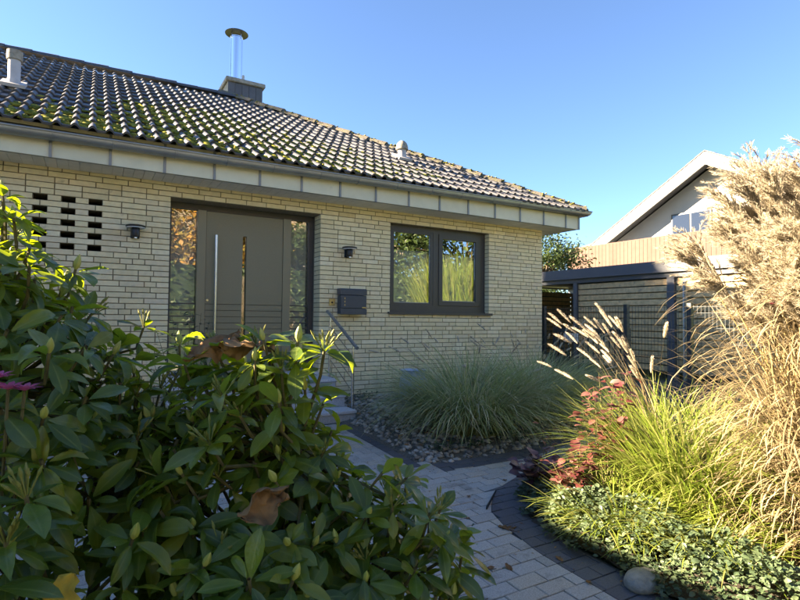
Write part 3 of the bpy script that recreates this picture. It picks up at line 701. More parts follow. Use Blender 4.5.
me = bpy.data.meshes.new('path'); me.from_pydata(b.v, [], b.f); me.materials.append(M['joint']); path = tag(ob('path', me), kind='structure')
pv = random.Random(9); pavers = []; cutp = []
def clip(poly, a, b_):
    """part of a polygon to the left of the line a->b"""
    out = []; sd = lambda p: (b_[0]-a[0])*(p[1]-a[1]) - (b_[1]-a[1])*(p[0]-a[0])
    for k in range(len(poly)):
        p, q = poly[k], poly[(k+1) % len(poly)]; dp, dq = sd(p), sd(q)
        if dp >= 0: out.append(p)
        if (dp > 0 > dq) or (dp < 0 < dq): t = dp/(dp-dq); out.append((p[0]+(q[0]-p[0])*t, p[1]+(q[1]-p[1])*t))
    return out
def area(poly): return abs(sum(poly[k][0]*poly[(k+1) % len(poly)][1] - poly[(k+1) % len(poly)][0]*poly[k][1] for k in range(len(poly))))/2 if len(poly) > 2 else 0
def pieces(x0, y0, x1, y1):
    r = [(x0, y0), (x1, y0), (x1, y1), (x0, y1)]; cy = (y0+y1)/2; out = []
    if cy < -3.48:
        f = lambda y, o=0: (interp(RE, y)+o, y); off = .24 if cy < -3.9 else .34
        A, B = f(y0), f(y1); g_ = clip(r, A, B); d_ = clip(r, B, A); d_ = clip(d_, f(y0, off), f(y1, off)) if len(d_) > 2 else []
        out = [(g_, 'g'), (d_, 'd')]
    else:
        h = lambda P, x, o=0: (x, interp(P, x)+o)
        top = clip(r, h(GRV, x1), h(GRV, x0)); dk = clip(top, h(GRV, x0, -.2), h(GRV, x1, -.2)) if len(top) > 2 else []
        lo = clip(top, h(GRV, x1, -.2), h(GRV, x0, -.2)) if len(top) > 2 else []
        g_ = clip(lo, h(LOW, x0), h(LOW, x1)) if len(lo) > 2 else []; d_ = clip(lo, h(LOW, x1), h(LOW, x0)) if len(lo) > 2 else []
        d_ = clip(d_, h(LOW, x0, -.2), h(LOW, x1, -.2)) if len(d_) > 2 else []
        out = [(dk, 'd'), (g_, 'g'), (d_, 'd')]
    return [(p, q) for p, q in out if area(p) > .0012]
for j in range(78):
    y = -9 + j*.1002; x = -1.3 + (.1 if j % 2 else 0)
    while x < 6.0:
        l = .2; cx, cy = x+l/2, y+.05
        zs = {zone(px_, py_) for px_ in (x+.01, cx, x+l-.01) for py_ in (y+.01, cy, y+.09)}
        if len(zs) == 1 and None not in zs: pavers.append((x, y, x+l, y+.1, zs.pop()))
        elif zs != {None}:
            if cy > -3.48 and x < 1.79:
                for xa in (x, x+.1):
                    q = zone(xa+.05, cy)
                    if q: pavers.append((xa, y, xa+.1, y+.1, q))
            else: cutp += pieces(x, y, x+l, y+.1)
        x += l
def pav_rank(p):
    px, py, d = proj(((p[0]+p[2])/2, (p[1]+p[3])/2, gz(p[1])))
    if d < 0 or not (-20 < px < 820 and py < 640) or px < 330 or (px < 400 and py > 500): return 999
    if px > 640 and py > 480: return 999
    return d
pavers.sort(key=pav_rank)
pm = {k: unit_box('paver', M[m], .0) for k, m in (('g', 'paver'), ('d', 'paverdark'))}
def chamfer_paver(m, w):
    b = MB(); h = .5; c1 = .5-.004/w; c2 = .5-.004/.1
    V = [(-.5,-.5,-h),(.5,-.5,-h),(.5,.5,-h),(-.5,.5,-h),(-.5,-.5,.34),(.5,-.5,.34),(.5,.5,.34),(-.5,.5,.34),(-c1,-c2,h),(c1,-c2,h),(c1,c2,h),(-c1,c2,h)]
    b.add(V, [(0,1,5,4),(1,2,6,5),(2,3,7,6),(3,0,4,7),(4,5,9,8),(5,6,10,9),(6,7,11,10),(7,4,8,11),(8,9,10,11)]); return b.mesh('paver', m)
pm = {(k, w): chamfer_paver(M[m], w) for k, m in (('g', 'paver'), ('d', 'paverdark')) for w in (.2, .1)}
rests = {'g': ([], [], [0]), 'd': ([], [], [0])}
for k, (x0, y0, x1, y1, q) in enumerate(pavers):
    w = .2 if x1-x0 > .15 else .1; g = .0028
    ym = (y0+y1)/2; mw = Matrix.Translation(((x0+x1)/2, ym, gz(ym)-.004+pv.uniform(-.0015, .0015))) @ Matrix.Rotation(math.atan(.05)+pv.uniform(-.006, .006), 4, 'X') @ Matrix.Rotation(pv.uniform(-.006, .006), 4, 'Y') @ Matrix.Rotation(pv.uniform(-.012, .012), 4, 'Z') @ Matrix.Diagonal((x1-x0-2*g, y1-y0-2*g, .02, 1))
    if k < 300: ob('paver', pm[(q, w)], path, mw)
    else:
        me = pm[(q, w)]; V_ = np.array([v.co[:] for v in me.vertices]); F_ = [tuple(p.vertices) for p in me.polygons]
        r = rests[q]; r[0].append(V_ @ np.array(mw.to_3x3()).T + np.array(mw.translation)); r[1].extend([tuple(i+r[2][0] for i in f) for f in F_]); r[2][0] += len(V_)
for q, m in (('g', 'paver'), ('d', 'paverdark')):
    r = rests[q]
    if r[0]: tag(ob('pavers', mesh_np('pavers', np.vstack(r[0]), np.array(r[1]), M[m]), path), kind='stuff')
for poly, q in cutp:
    cx, cy = sum(p[0] for p in poly)/len(poly), sum(p[1] for p in poly)/len(poly)
    if not (-1.3 < cx < 6 and cy > -7): continue
    sh = []
    for p in poly:
        d = Vector((p[0]-cx, p[1]-cy)); l = max(d.length, 1e-4); d *= max(0, (l-.0042))/l; sh.append((cx+d.x, cy+d.y))
    n = len(sh); o = pv.uniform(-.001, .001)
    V = [(p[0], p[1], gz(p[1])-.013) for p in sh] + [(p[0], p[1], gz(p[1])+.006+o) for p in sh]
    bm_ = MB().add(V, [tuple(range(n, 2*n)), *[(i, (i+1) % n, n+(i+1) % n, n+i) for i in range(n)]]); bm_.build('paver', M['paver' if q == 'g' else 'paverdark'], path)
jr = random.Random(44); accV = []; accF = []; nb = 0
for _ in range(900):
    x = round(jr.uniform(-1, 5.5)/.1)*.1 if jr.random() < .4 else jr.uniform(-1, 5.5); y = -9 + round((jr.gauss(-3.2, 1.4)+9)/.1002)*.1002
    if zone(x, y) is None or mnoise.noise(Vector((x*1.3, y*1.3, 0))) < -.05: continue
    r = jr.uniform(.003, .009); put(jr.choice(mossV), Matrix.Translation((x, y, gz(y)+.003)) @ Matrix.Rotation(jr.uniform(0, 6.3), 4, 'Z') @ Matrix.Diagonal((r*jr.uniform(1, 3.5), r*.7, r*.7, 1)))
tag(ob('joint_moss', mesh_np('joint_moss', np.vstack(accV), np.vstack(accF), M['cover'], True), path), kind='stuff')
# black edging strip at the bend of the border
es = MB().box(0, -.004, 0, .37, .004, .022).build('edging_strip', M['black'], None, mw=Matrix.Translation((1.60, -3.745, gz(-3.7)+.002)) @ Matrix.Rotation(math.atan2(.27, .33), 4, 'Z'))
tag(es, 'thin black plastic edging strip lying at the bend of the dark paver border', 'edging')

# ------------------------------------------------------------------ beds
def bed(name, x0, x1, y0, y1, inside, h, m, step=.06):
    q = random.Random(4); nx_, ny_ = int((x1-x0)/step)+1, int((y1-y0)/step)+1; idx = {}; V = []; F = []
    hh = {}
    def vid(i, j):
        if (i, j) not in idx:
            x, y = x0+i*step, y0+j*step; idx[(i, j)] = len(V)
            V.append((x, y, gz(y) + h(x, y) + q.uniform(-.008, .008)))
        return idx[(i, j)]
    for i in range(nx_):
        for j in range(ny_):
            if inside(x0+(i+.5)*step, y0+(j+.5)*step): F.append((vid(i, j), vid(i+1, j), vid(i+1, j+1), vid(i, j+1)))
    return tag(ob(name, mesh_np(name, V, F, m, True)), kind='structure')
def in_right(x, y): return zone(x, y) is None and 1.5 < x < 6.0 and y < -2.6 and (y < interp(LOW, max(x, 1.92))-.15 or y < -3.48)
bed('planting_bed', 1.5, 6.0, -9, -2.4, in_right, lambda x, y: .015, M['soil'])
def in_grav(x, y): return zone(x, y) is None and x > 1.72 and y > interp(GRV, max(x, 1.7))-.05 and y < -.0 and x < 6.0
bed('gravel_bed', 1.70, 6.0, -2.9, .02, in_grav, lambda x, y: -.004 + .046*min(1, max(0, (y-interp(GRV, max(x, 1.7)))/.35), max(0, (x-1.72)/.3)), M['gravelbase'])
bed('shrub_bed', -3.4, -1.2, -9, 0, lambda x, y: x < -1.25, lambda x, y: .02, M['soil'])
bed('hedge_bed', -1.25, .75, -6.0, -4.3, lambda x, y: ((x+.4)/1.1)**2+((y+5.15)/.7)**2 < 1, lambda x, y: .03*(1-min(1, ((x+.4)/1.1)**2+((y+5.15)/.7)**2)), M['soil']).name = 'soil_patch'
tag(MB().box(6.05, -12, -.72, 16, 12, -.045).build('driveway', M['driveway']), kind='structure')

# scatter helper: rows of transforms applied to a set of base meshes, merged
def scatter_merge(variants, mats, rs):
    Vs, Fs, b0 = [], [], 0
    for mw in mats:
        V_, F_ = variants[rs.randrange(len(variants))]
        m = np.array(mw); Vs.append(V_ @ m[:3, :3].T + m[:3, 3]); Fs.append(F_+b0); b0 += len(V_)
    return np.vstack(Vs), np.vstack(Fs)
sr = random.Random(21)
stones = [blob(1, 40+i, 1, .62, .22) for i in range(8)]
ms = []
while len(ms) < 3000:
    x, y = sr.uniform(1.75, 5.9), sr.uniform(-2.8, -.03)
    if not in_grav(x, y): continue
    if y > -1.4 and x > 3.3 and sr.random() < .6: continue
    r = sr.uniform(.014, .034)*(1.5 if sr.random() < .10 else 1)
    hz = -.004 + .046*min(1, max(0, (y-interp(GRV, max(x, 1.7)))/.35), max(0, (x-1.72)/.3))
    ms.append(Matrix.Translation((x, y, gz(y)+hz+r*.25)) @ Matrix.Rotation(sr.uniform(0, 6.3), 4, 'Z') @ Matrix.Rotation(sr.uniform(-.5, .5), 4, 'X') @ Matrix.Diagonal((r*sr.uniform(.8, 1.5), r, r*sr.uniform(.7, 1.1), 1)))
V_, F_ = scatter_merge(stones, ms, sr)
tag(ob('gravel', mesh_np('gravel', V_, F_, M['stone'], False)), 'grey and cream gravel between the wall and the path', 'gravel', kind='stuff')
bV, bF = blob(1, 77, 3, .75, .04)
bo = ob('boulder', mesh_np('boulder', bV*np.array([.115, .085, .075]), bF, M['concrete'], True), None, Matrix.Translation((1.70, -4.86, gz(-4.86)+.035)))
tag(bo, 'smooth grey boulder at the dark paver edge under the ground cover', 'stone')
pot = thing('garden_pot', 'blue glazed pot half hidden behind the fountain grass at the wall', 'pot', (2.90, -.72, -.03))
MB().lathe([(.10, 0), (.15, .06), (.185, .20), (.18, .34), (.15, .43), (.16, .46), (.175, .48), (.15, .475), (.13, .42)], 28, (2.90, -.72, -.03)).build('vessel', M['bluepot'], pot, smooth=True)
MB().lathe([(.001, .415), (.14, .415)], 20, (2.90, -.72, -.03), cap=False).build('potting_soil', M['soil'], pot)

# ------------------------------------------------------------------ fence, gate, sign, carport
fn = thing('mesh_fence', 'dark wire mesh fence with square posts running from the house corner', 'fence', (6.1, -2.5, -.05))
FXc = 6.10; ZTOP = 1.33
ub2 = unit_box('post', M['fence'])
for y in (.08, -1.56, -2.52, -4.2): ob('post', ub2, fn, box_mw(FXc-.03, y-.03, -.2, FXc+.03, y+.03, ZTOP+.03))
for ya, yb in ((.08, -1.56), (-1.56, -2.52), (-2.52, -4.2)):
    b = MB(); y = ya-.05
    while y > yb+.04: b.box(FXc-.0025, y-.0018, -.15, FXc+.0025, y+.0018, ZTOP); y -= .05
    b.build('wire_panel', M['fence'], fn)
    for z in (.03, .23, .43, .63, .83, 1.03, 1.23, 1.31): MB().box(FXc-.0070, yb+.03, z-.0025, FXc-.0026, ya-.03, z+.0025).build('crossbar', M['fence'], fn)
gt = thing('garden_gate', 'low dark green barred gate behind the mesh fence beside the house corner', 'gate', (6.5, -.6, -.05))
for bxs in ((6.47, -1.33, -.05, 6.53, -1.27, 1.0), (6.47, .17, -.05, 6.53, .23, 1.0), (6.475, -1.269, .90, 6.525, .169, .98), (6.475, -1.269, .05, 6.525, .169, .11)): ob('frame_bar', ub2, gt, box_mw(*bxs))
for k in range(13): ob('bar', ub2, gt, box_mw(6.492, -1.17+k*.105, .1105, 6.508, -1.15+k*.105, .8995))
sg = MB().box(6.462, -.36, .74, 6.468, -.03, .89).build('fence_sign', M['sign']); tag(sg, 'small blank white plate hung on the low dark gate', 'sign')

cp_ = thing('carport', 'dark grey flat roofed carport with horizontal larch slat walls', 'carport', (10.8, 1.5, 0))
CX0, CX1, CY0, CY1 = 8.95, 12.6, -2.4, 5.2
rf = MB().box(CX0+.03, CY0+.03, 2.12, CX1-.03, CY1-.03, 2.25).build('roof', M['carport'], cp_)
for bxs in ((CX0, CY0, 2.08, CX0+.029, CY1, 2.31), (CX1-.029, CY0, 2.08, CX1, CY1, 2.31), (CX0+.0295, CY0, 2.08, CX1-.0295, CY0+.029, 2.31), (CX0+.0295, CY1-.029, 2.08, CX1-.0295, CY1, 2.31)): MB().box(*bxs).build('fascia_board', M['carport'], rf)
MB().box(CX0+.06, CY0+.05, 1.98, CX0+.18, CY1-.05, 2.119).build('beam', M['anthblue'], cp_)
MB().box(CX1-.18, CY0+.05, 1.98, CX1-.06, CY1-.05, 2.119).build('beam', M['anthblue'], cp_)
for (x, y, w) in ((CX0+.12, 1.93, .055), (CX0+.12, -.43, .075), (CX0+.12, -2.3, .06), (CX0+.12, 5.0, .06), (CX1-.12, 5.0, .06), (CX1-.12, -2.3, .06), (CX1-.12, 1.6, .06)): MB().box(x-w, y-w, -.1, x+w, y+w, 1.979).build('post', M['carport'], cp_)
us_ = unit_box('slat', M['slat'])
for (x, ya, yb, n) in ((CX0+.12, -.345, 1.865, 14), (CX0+.12, -2.235, -.515, 14), (CX1-.1, -2.2, 4.9, 14)):
    for k in range(n): z = 1.84 - k*.132; ob('slat', us_, cp_, box_mw(x-.014, ya, z, x+.014, yb, z+.108))
for k in range(14): z = 1.84-k*.132; ob('slat', us_, cp_, box_mw(CX0+.2, 4.98, z, CX1-.2, 5.008, z+.108))
MB().box(CX1-.06, CY0+.1, -.1, CX1-.04, CY1-.1, 1.975).build('dark_back_sheet', M['darkwood'], cp_)  # added dark sheets, keep bright background from showing between the slats
MB().box(CX0+.2, CY1-.15, -.1, CX1-.2, CY1-.13, 1.975).build('dark_end_sheet', M['darkwood'], cp_)
MB().tube([(CX0-.05, -.95, 2.08), (CX0-.05, -.95, 1.93), (CX0-.05, -.78, 1.86), (CX0-.05, -.78, .0)], .04, 12).build('downpipe', M['zinc'], cp_, smooth=True)

# ------------------------------------------------------------------ neighbouring houses
nh = thing('gabled_house', 'white rendered neighbouring house with steep white edged gable and salmon balcony', 'house', (25, 5, 0))
GYc, GZr, GP, GH = 5.0, 7.85, .57, 5.6
GX, GXW, GXE_ = 20.0, 20.9, 32.0
ez = GZr - GP*GH
b = MB().prism([(GYc-GH, -.2), (GYc+GH, -.2), (GYc+GH, ez-.25), (GYc, GZr-.3), (GYc-GH, ez-.25)], 'x', GXW, GXE_-.4); b.build('wall', M['render'], nh)
rt_ = 0.22; hh = GH+.55
nr = None
for s in (-1, 1):
    a0 = (GYc, GZr); a1 = (GYc+s*hh, GZr-GP*hh)
    r_ = MB().prism([a0, a1, (a1[0], a1[1]-.14), (a0[0], a0[1]-.14)], 'x', GX+.05, GXE_).build('roof', M['nroof'], nh)
    MB().prism([(a0[0], a0[1]-.1405), (a1[0], a1[1]-.1405), (a1[0], a1[1]-.20), (a0[0], a0[1]-.20)], 'x', GX+.06, GXW-.002).build('soffit_lining', M['darkwood'], r_)
    MB().prism([(a0[0], a0[1]-.03), (a1[0], a1[1]-.03), (a1[0], a1[1]-.50), (a0[0], a0[1]-.52)], 'x', GX-.03, GX+.045).build('barge_board', M['barge'], r_)
    k = 0
    while k < 16:
        t0, t1 = k/16, (k+1)/16; y0_, y1_ = a0[0]+(a1[0]-a0[0])*t0, a0[0]+(a1[0]-a0[0])*t1; z0_, z1_ = a0[1]+(a1[1]-a0[1])*t0, a0[1]+(a1[1]-a0[1])*t1
        MB().prism([(y0_, z0_+.035), (y1_, z1_+.055), (y1_, z1_+.005), (y0_, z0_+.005)], 'x', GX-.05, GXE_).build('tile_course', M['nroof'], r_); k += 1
wn_ = MB().box(GXW-.06, 5.25, 4.40, GXW-.002, 6.95, 5.72).build('window', M['black'], nh)
for ya, yb in ((5.32, 6.06), (6.14, 6.88)): MB().box(GXW-.075, ya, 4.47, GXW-.0605, yb, 5.65).build('pane', M['nglass'], wn_)
bal = MB().box(18.55, -2.5, 3.3, GXW-.01, 10.6, 3.48).build('balcony', M['renderg'], nh)
MB().box(18.6, -2.4, -.2, 18.9, -2.1, 3.299).build('column', M['render'], nh); MB().box(18.6, 10.2, -.2, 18.9, 10.5, 3.299).build('column', M['render'], nh)
y = -2.5
bb_ = unit_box('railing_board', M['salmon'])
while y < 10.55:
    ob('railing_board', bb_, bal, box_mw(18.50, y+.006, 3.42, 18.53, y+.174, 4.42)); y += .18
MB().box(18.50, -2.5, 4.4205, 18.58, 10.6, 4.46).build('railing_top', M['salmon'], bal)
ph = thing('pale_annex', 'pale grey low building with brown pitched roof behind the salmon balcony', 'building', (25, 12.5, 0))
MB().prism([(10.75, -.2), (14.0, -.2), (14.0, 5.15), (10.75, 5.15)], 'x', 23.2, 30).build('wall', M['renderg'], ph)
MB().add([(23.0, 10.6, 5.14), (23.0, 14.2, 5.14), (30.2, 14.2, 5.14), (30.2, 10.6, 5.14), (25.5, 10.6, 6.1), (25.5, 13.2, 6.1)], [(0,1,5,4), (1,2,5), (2,3,4,5), (3,0,4), (3,2,1,0)]).build('roof', M['nroofb'], ph)
aw = MB().box(23.15, 11.2, 4.45, 23.198, 11.9, 5.0).build('window', M['anth'], ph); MB().box(23.14, 11.26, 4.5, 23.149, 11.84, 4.95).build('pane', M['nglass'], aw)

# ------------------------------------------------------------------ vegetation helpers
def leaf_mesh(L, W, n=6, fold=.18, droop=.25, tip=1.6, basew=.25, peak=.5, wave=0.0, seed=0):
    """leaf along +X, upper face +Z; three vertices across"""
    q = random.Random(seed); V = []; x = 0; z = 0
    for i in range(n+1):
        t = i/n; a = -droop*t*t*1.2 + droop*.15
        if i: x += L/n*math.cos(a); z += L/n*math.sin(a)
        w = W*.5*max(.03, (math.sin(math.pi*min(1, (t**(math.log(.5)/math.log(peak)))))**.75 if 0 < t < 1 else 0)*1.0)
        if i == 0: w = W*.06
        if i == n: w = W*.02
        wz = wave*W*math.sin(t*9+seed)
        V += [(x, -w, z+w*fold*2+wz), (x, 0, z), (x, w, z+w*fold*2-wz)]
    F = []
    for i in range(n):
        a = i*3; F += [(a, a+3, a+4, a+1), (a+1, a+4, a+5, a+2)]
    return np.array(V), np.array(F)
def frame(p, d, up, scale=1.0):
    """matrix with X along d and Z near up"""
    d = Vector(d).normalized(); y = Vector(up).cross(d)
    if y.length < 1e-5: y = d.orthogonal()
    y.normalize(); z = d.cross(y)
    return Matrix(((d.x*scale, y.x*scale, z.x*scale, p[0]), (d.y*scale, y.y*scale, z.y*scale, p[1]), (d.z*scale, y.z*scale, z.z*scale, p[2]), (0,0,0,1)))
def add_mid(me):
    a = me.attributes.new('mid', 'FLOAT', 'POINT'); a.data.foreach_set('value', (np.arange(len(me.vertices)) % 3 == 1).astype(np.float32)); return me
def place_parts(name, variants, mats, m, parent, limit, rs, rank=None, rest_name='foliage', smooth=True):
    """the `limit` best as single objects sharing meshes, the others joined"""
    if rank: mats = sorted(mats, key=rank)
    mes = [add_mid(mesh_np(name, v, f, m, smooth)) for v, f in variants]
    for mw in mats[:limit]: ob(name, mes[rs.randrange(len(mes))], parent, mw)
    if len(mats) > limit:
        V_, F_ = scatter_merge(variants, mats[limit:], rs); tag(ob(rest_name, add_mid(mesh_np(rest_name, V_, F_, m, smooth)), parent), kind='stuff')
def blades(base, az, L, th0, th1, W, segs=7, twist=None, sway=0.0, g=np.random.default_rng(1)):
    """arching ribbons: arrays of base points, azimuths, lengths, first and last lean from vertical"""
    n = len(L); t = np.linspace(0, 1, segs+1); P = np.zeros((n, segs+1, 3)); P[:, 0] = base
    azs = az[:, None] + sway*(g.random((n, 1))-.5)*t[None]*2
    for i in range(segs):
        tm = (i+.5)/segs; th = th0 + (th1-th0)*tm**1.25; a = azs[:, i]; s = (L/segs)[:, None]
        P[:, i+1] = P[:, i] + s*np.stack([np.sin(th)*np.cos(a), np.sin(th)*np.sin(a), np.cos(th)], 1)
    tw = (g.random(n)-.5)*2.2 if twist is None else twist
    side = np.stack([-np.sin(az), np.cos(az), np.zeros(n)], 1); nrm = np.stack([np.cos(az), np.sin(az), np.zeros(n)], 1)
    prof_ = np.clip(np.sin(np.pi*np.clip(t*.62+.30, 0, 1))**.8, 0, 1); prof_[-1] = .04; prof_[0] = .55
    k = np.cos(tw[:, None]*t[None])[..., None]; k2 = np.sin(tw[:, None]*t[None])[..., None]
    sv = side[:, None]*k + nrm[:, None]*k2
    off = sv*(W[:, None]*prof_[None]*.5)[..., None]
    Vv = np.stack([P-off, P+off], 2).reshape(-1, 3)
    i0 = (np.arange(n)[:, None]*(segs+1) + np.arange(segs)[None])*2
    Ff = np.stack([i0, i0+1, i0+3, i0+2], -1).reshape(-1, 4)
    return Vv, Ff, P
def ubase(g, n, c, r, y_slope=True, power=.5):
    a = g.random(n)*2*np.pi; d = r*g.random(n)**power; x = c[0]+d*np.cos(a); y = c[1]+d*np.sin(a)
    return np.stack([x, y, gzv(y)], 1), a, d/r
# seed heads and plumes
def seedhead_mesh(L, r, seed, nb=150):
    q = np.random.default_rng(seed); b = MB()
    ax = lambda t: np.array([.10*L*(t**2), 0, L*t])
    pts = [tuple(ax(t)) for t in np.linspace(0, 1, 7)]; b.tube(pts, [r*.15, r*.42, r*.5, r*.5, r*.45, r*.3, r*.05], 7)
    V = list(b.v); F = [f for f in b.f]
    tri = []
    for f in F:
        for i in range(1, len(f)-1): tri.append((f[0], f[i], f[i+1]))
    for _ in range(nb):
        t = q.random()*.98; p = ax(t); a = q.random()*2*math.pi; rad = r*(.45+.8*math.sin(math.pi*min(1, t*.9+.08)))
        d = np.array([math.cos(a), math.sin(a), 0]); e = p + d*rad*q.uniform(.7, 1.1) + np.array([0, 0, L*q.uniform(.06, .18)])
        s = np.array([-math.sin(a), math.cos(a), 0])*r*.10; i = len(V); V += [tuple(p+d*r*.3-s), tuple(p+d*r*.3+s), tuple(e)]; tri.append((i, i+1, i+2))
    return np.array(V), np.array(tri)
def plume_mesh(L, spread, seed, n=36):
    """feathery nodding panicle: many crinkled racemes fringed with hairs; stem along +Z, nods towards +X"""
    q = np.random.default_rng(seed); V = []; F = []
    def ribbon(pts, ws, side):
        i0 = len(V)
        for p, w in zip(pts, ws): V.append(tuple(p-side*w)); V.append(tuple(p+side*w))
        for k in range(len(pts)-1): a = i0+2*k; F.append((a, a+1, a+3, a+2))
    for k in range(n):
        t0 = (k/n)**.9*.55; ph = q.normal(0, .95); out = np.array([math.cos(ph), math.sin(ph), 0]); bend = q.uniform(.45, 1.0)
        ll = L*q.uniform(.62, 1.0)*(1-.25*t0); p = np.array([.05*L*t0, 0, L*t0*.8]); seg = 9; pts = [p]; th = q.uniform(.05, .22)*spread
        for s in range(seg):
            th2 = th + (bend*1.5)*(s/seg)**1.7; dirv = np.array([math.sin(th2)*out[0], math.sin(th2)*out[1], math.cos(th2)])
            dirv[0] += .28*(s/seg); dirv += q.normal(0, .10, 3); dirv /= np.linalg.norm(dirv); pts.append(pts[-1]+dirv*ll/seg)
        side = np.cross(out, [0, 0, 1.0]); side /= np.linalg.norm(side)+1e-9
        ribbon(pts, [.0022]*len(pts), side)
        for s in range(1, seg+1):
            for h in range(11):
                f = q.random(); p0 = pts[s-1]*(1-f)+pts[s]*f; along = (pts[s]-pts[s-1]); along /= np.linalg.norm(along)+1e-9
                dv = q.normal(0, 1, 3); dv -= along*dv.dot(along); dv /= np.linalg.norm(dv)+1e-9
                e = p0 + along*q.uniform(.012, .028) + dv*q.uniform(.006, .018); sd = np.cross(along, dv)*.0016
                i = len(V); V.extend([tuple(p0-sd), tuple(p0+sd), tuple(e+sd*.3), tuple(e-sd*.3)]); F.append((i, i+1, i+2, i+3))
    b = MB().tube([(0, 0, -.05), (0, 0, .0), (.04*L, 0, L*.5)], [.0025, .0025, .001], 4, cap=False)
    i = len(V); V += b.v; F += [tuple(j+i for j in f) for f in b.f]
    return np.array(V), np.array(F)
def dirvec(az, th): return Vector((math.sin(th)*math.cos(az), math.sin(th)*math.sin(az), math.cos(th)))
def z_frame(p, d, nod, s=1.0):
    """matrix with Z along d and X towards nod"""
    d = Vector(d).normalized(); x = Vector(nod) - d*Vector(nod).dot(d); x.normalize(); y = d.cross(x)
    return Matrix(((x.x*s, y.x*s, d.x*s, p[0]), (x.y*s, y.y*s, d.y*s, p[1]), (x.z*s, y.z*s, d.z*s, p[2]), (0,0,0,1)))

# ------------------------------------------------------------------ foreground rhododendrons
lv = [leaf_mesh(1, w, 6, f, d, peak=pk, wave=wv, seed=i) for i, (w, f, d, pk, wv) in enumerate(((.38, .10, .30, .56, .03), (.35, .22, .15, .52, .05), (.42, .06, .5, .58, .04), (.33, .30, .75, .52, .06), (.46, .12, .2, .56, .03), (.40, -.12, .4, .55, .04), (.31, .4, 1.0, .5, .06)))]
def in_ell(p, ells, k=1.0): return any(sum(((p[i]-c[i])/(r[i]*k))**2 for i in range(3)) < 1 for c, r in ells)
def rhododendron(label, ells, base, trunkpts, nw, seed, extra=()):
    rs = random.Random(seed); t = thing('rhododendron', label, 'shrub', (base[0], base[1], gz(base[1])))
    tips = [Vector(e) for e in extra]
    tries = 0
    while len(tips) < nw and tries < 40000:
        tries += 1; c, r = ells[rs.choices(range(len(ells)), [e[1][0]*e[1][2] for e in ells])[0]]
        v = Vector((rs.gauss(0, 1), rs.gauss(0, 1), rs.gauss(.25, 1))).normalized(); k = rs.uniform(.35, 1.0)**.45
        p = Vector(c) + Vector((v.x*r[0]*k, v.y*r[1]*k, v.z*r[2]*k))
        if p.z < gz(p.y)+.12: continue
        if (p-Vector(CAM)).length < .75: continue
        if in_ell(p, ells, .62): continue
        if any((p-q).length < .060 for q in tips): continue
        tips.append(p)
    br = MB(); leaves = []; buds = []; stalks = MB()
    budv = [np.array([(0,0,0)])]
    cen = Vector((base[0], base[1], gz(base[1])))
    for tp in trunkpts:
        tp = Vector(tp); mid = (cen+tp)*.5 + Vector((rs.uniform(-.05, .05), rs.uniform(-.05, .05), -.03)); br.tube([cen-Vector((0,0,.05)), mid, tp], [.024, .018, .012], 7, cap=False)
    for p in tips:
        hub = min((Vector(h) for h in trunkpts), key=lambda h: (h-p).length); out = (p-hub)
        axis = (out.normalized()*.55 + Vector((0, 0, .75)) + Vector((rs.gauss(0, .15), rs.gauss(0, .15), 0))).normalized()
        m1 = hub.lerp(p, .35) + Vector((rs.uniform(-.03, .03), rs.uniform(-.03, .03), -.05)); m2 = p - axis*.07
        br.tube([hub, m1, m2, p+axis*.012], [.010, .006, .0042, .0040], 5, cap=False)
        for whorl, nl in ((0, rs.randint(6, 9)), (1, rs.choice((0, 2, 3, 4)))):
            a0 = rs.uniform(0, 6.3); x = axis.orthogonal().normalized(); y = axis.cross(x); q = p - axis*(.0+.045*whorl)
            for k in range(nl):
                a = a0 + k*2*math.pi/nl + rs.gauss(0, .18); el = rs.gauss(.12, .38) if whorl == 0 else rs.gauss(-.25, .35)
                d = (x*math.cos(a)+y*math.sin(a))*math.cos(el) + axis*math.sin(el); d.z -= .16
                L = rs.uniform(.066, .112)*(1 if rs.random() > .25 else .68)
                st0 = q + d.normalized()*.012
                leaves.append(frame(st0, d, axis+Vector((rs.gauss(0, .2), rs.gauss(0, .2), 0)), L))
        u = rs.random()
        if u < .42:
            s = rs.uniform(.8, 1.25); b0 = p + axis*.006; bud = MB().tube([b0, b0+axis*.009*s, b0+axis*.019*s, b0+axis*.031*s, b0+axis*.040*s], [.003, .0075*s, .0085*s, .005*s, .0005], 7)
            buds.append(bud)
        elif u < .60:
            for k in range(rs.randint(5, 9)):
                dd_ = (axis + Vector((rs.gauss(0, .38), rs.gauss(0, .38), rs.gauss(0, .2)))).normalized(); l = rs.uniform(.03, .055)
                stalks.tube([p, p+dd_*l], .0016, 4, cap=False); stalks.tube([p+dd_*l, p+dd_*(l+.008), p+dd_*(l+.020)], [.002, .0036, .001], 5, cap=False)
    br.build('branches', M['twig'], t, smooth=True)
    def rank(mw):
        px, py, d = proj(mw.translation)
        return d if -20 < px < 820 and -20 < py < 620 and d > 0 else 99+d
    place_parts('leaf', lv, leaves, M['rhodo'], t, 300, rs, rank)
    allb = MB()
    for bmb in buds: allb.add(bmb.v, bmb.f)
    if buds: tag(allb.build('buds', M['bud'], t, smooth=True), kind='stuff')
    if stalks.v: tag(stalks.build('seed_stalks', M['stalk'], t), kind='stuff')
    return t
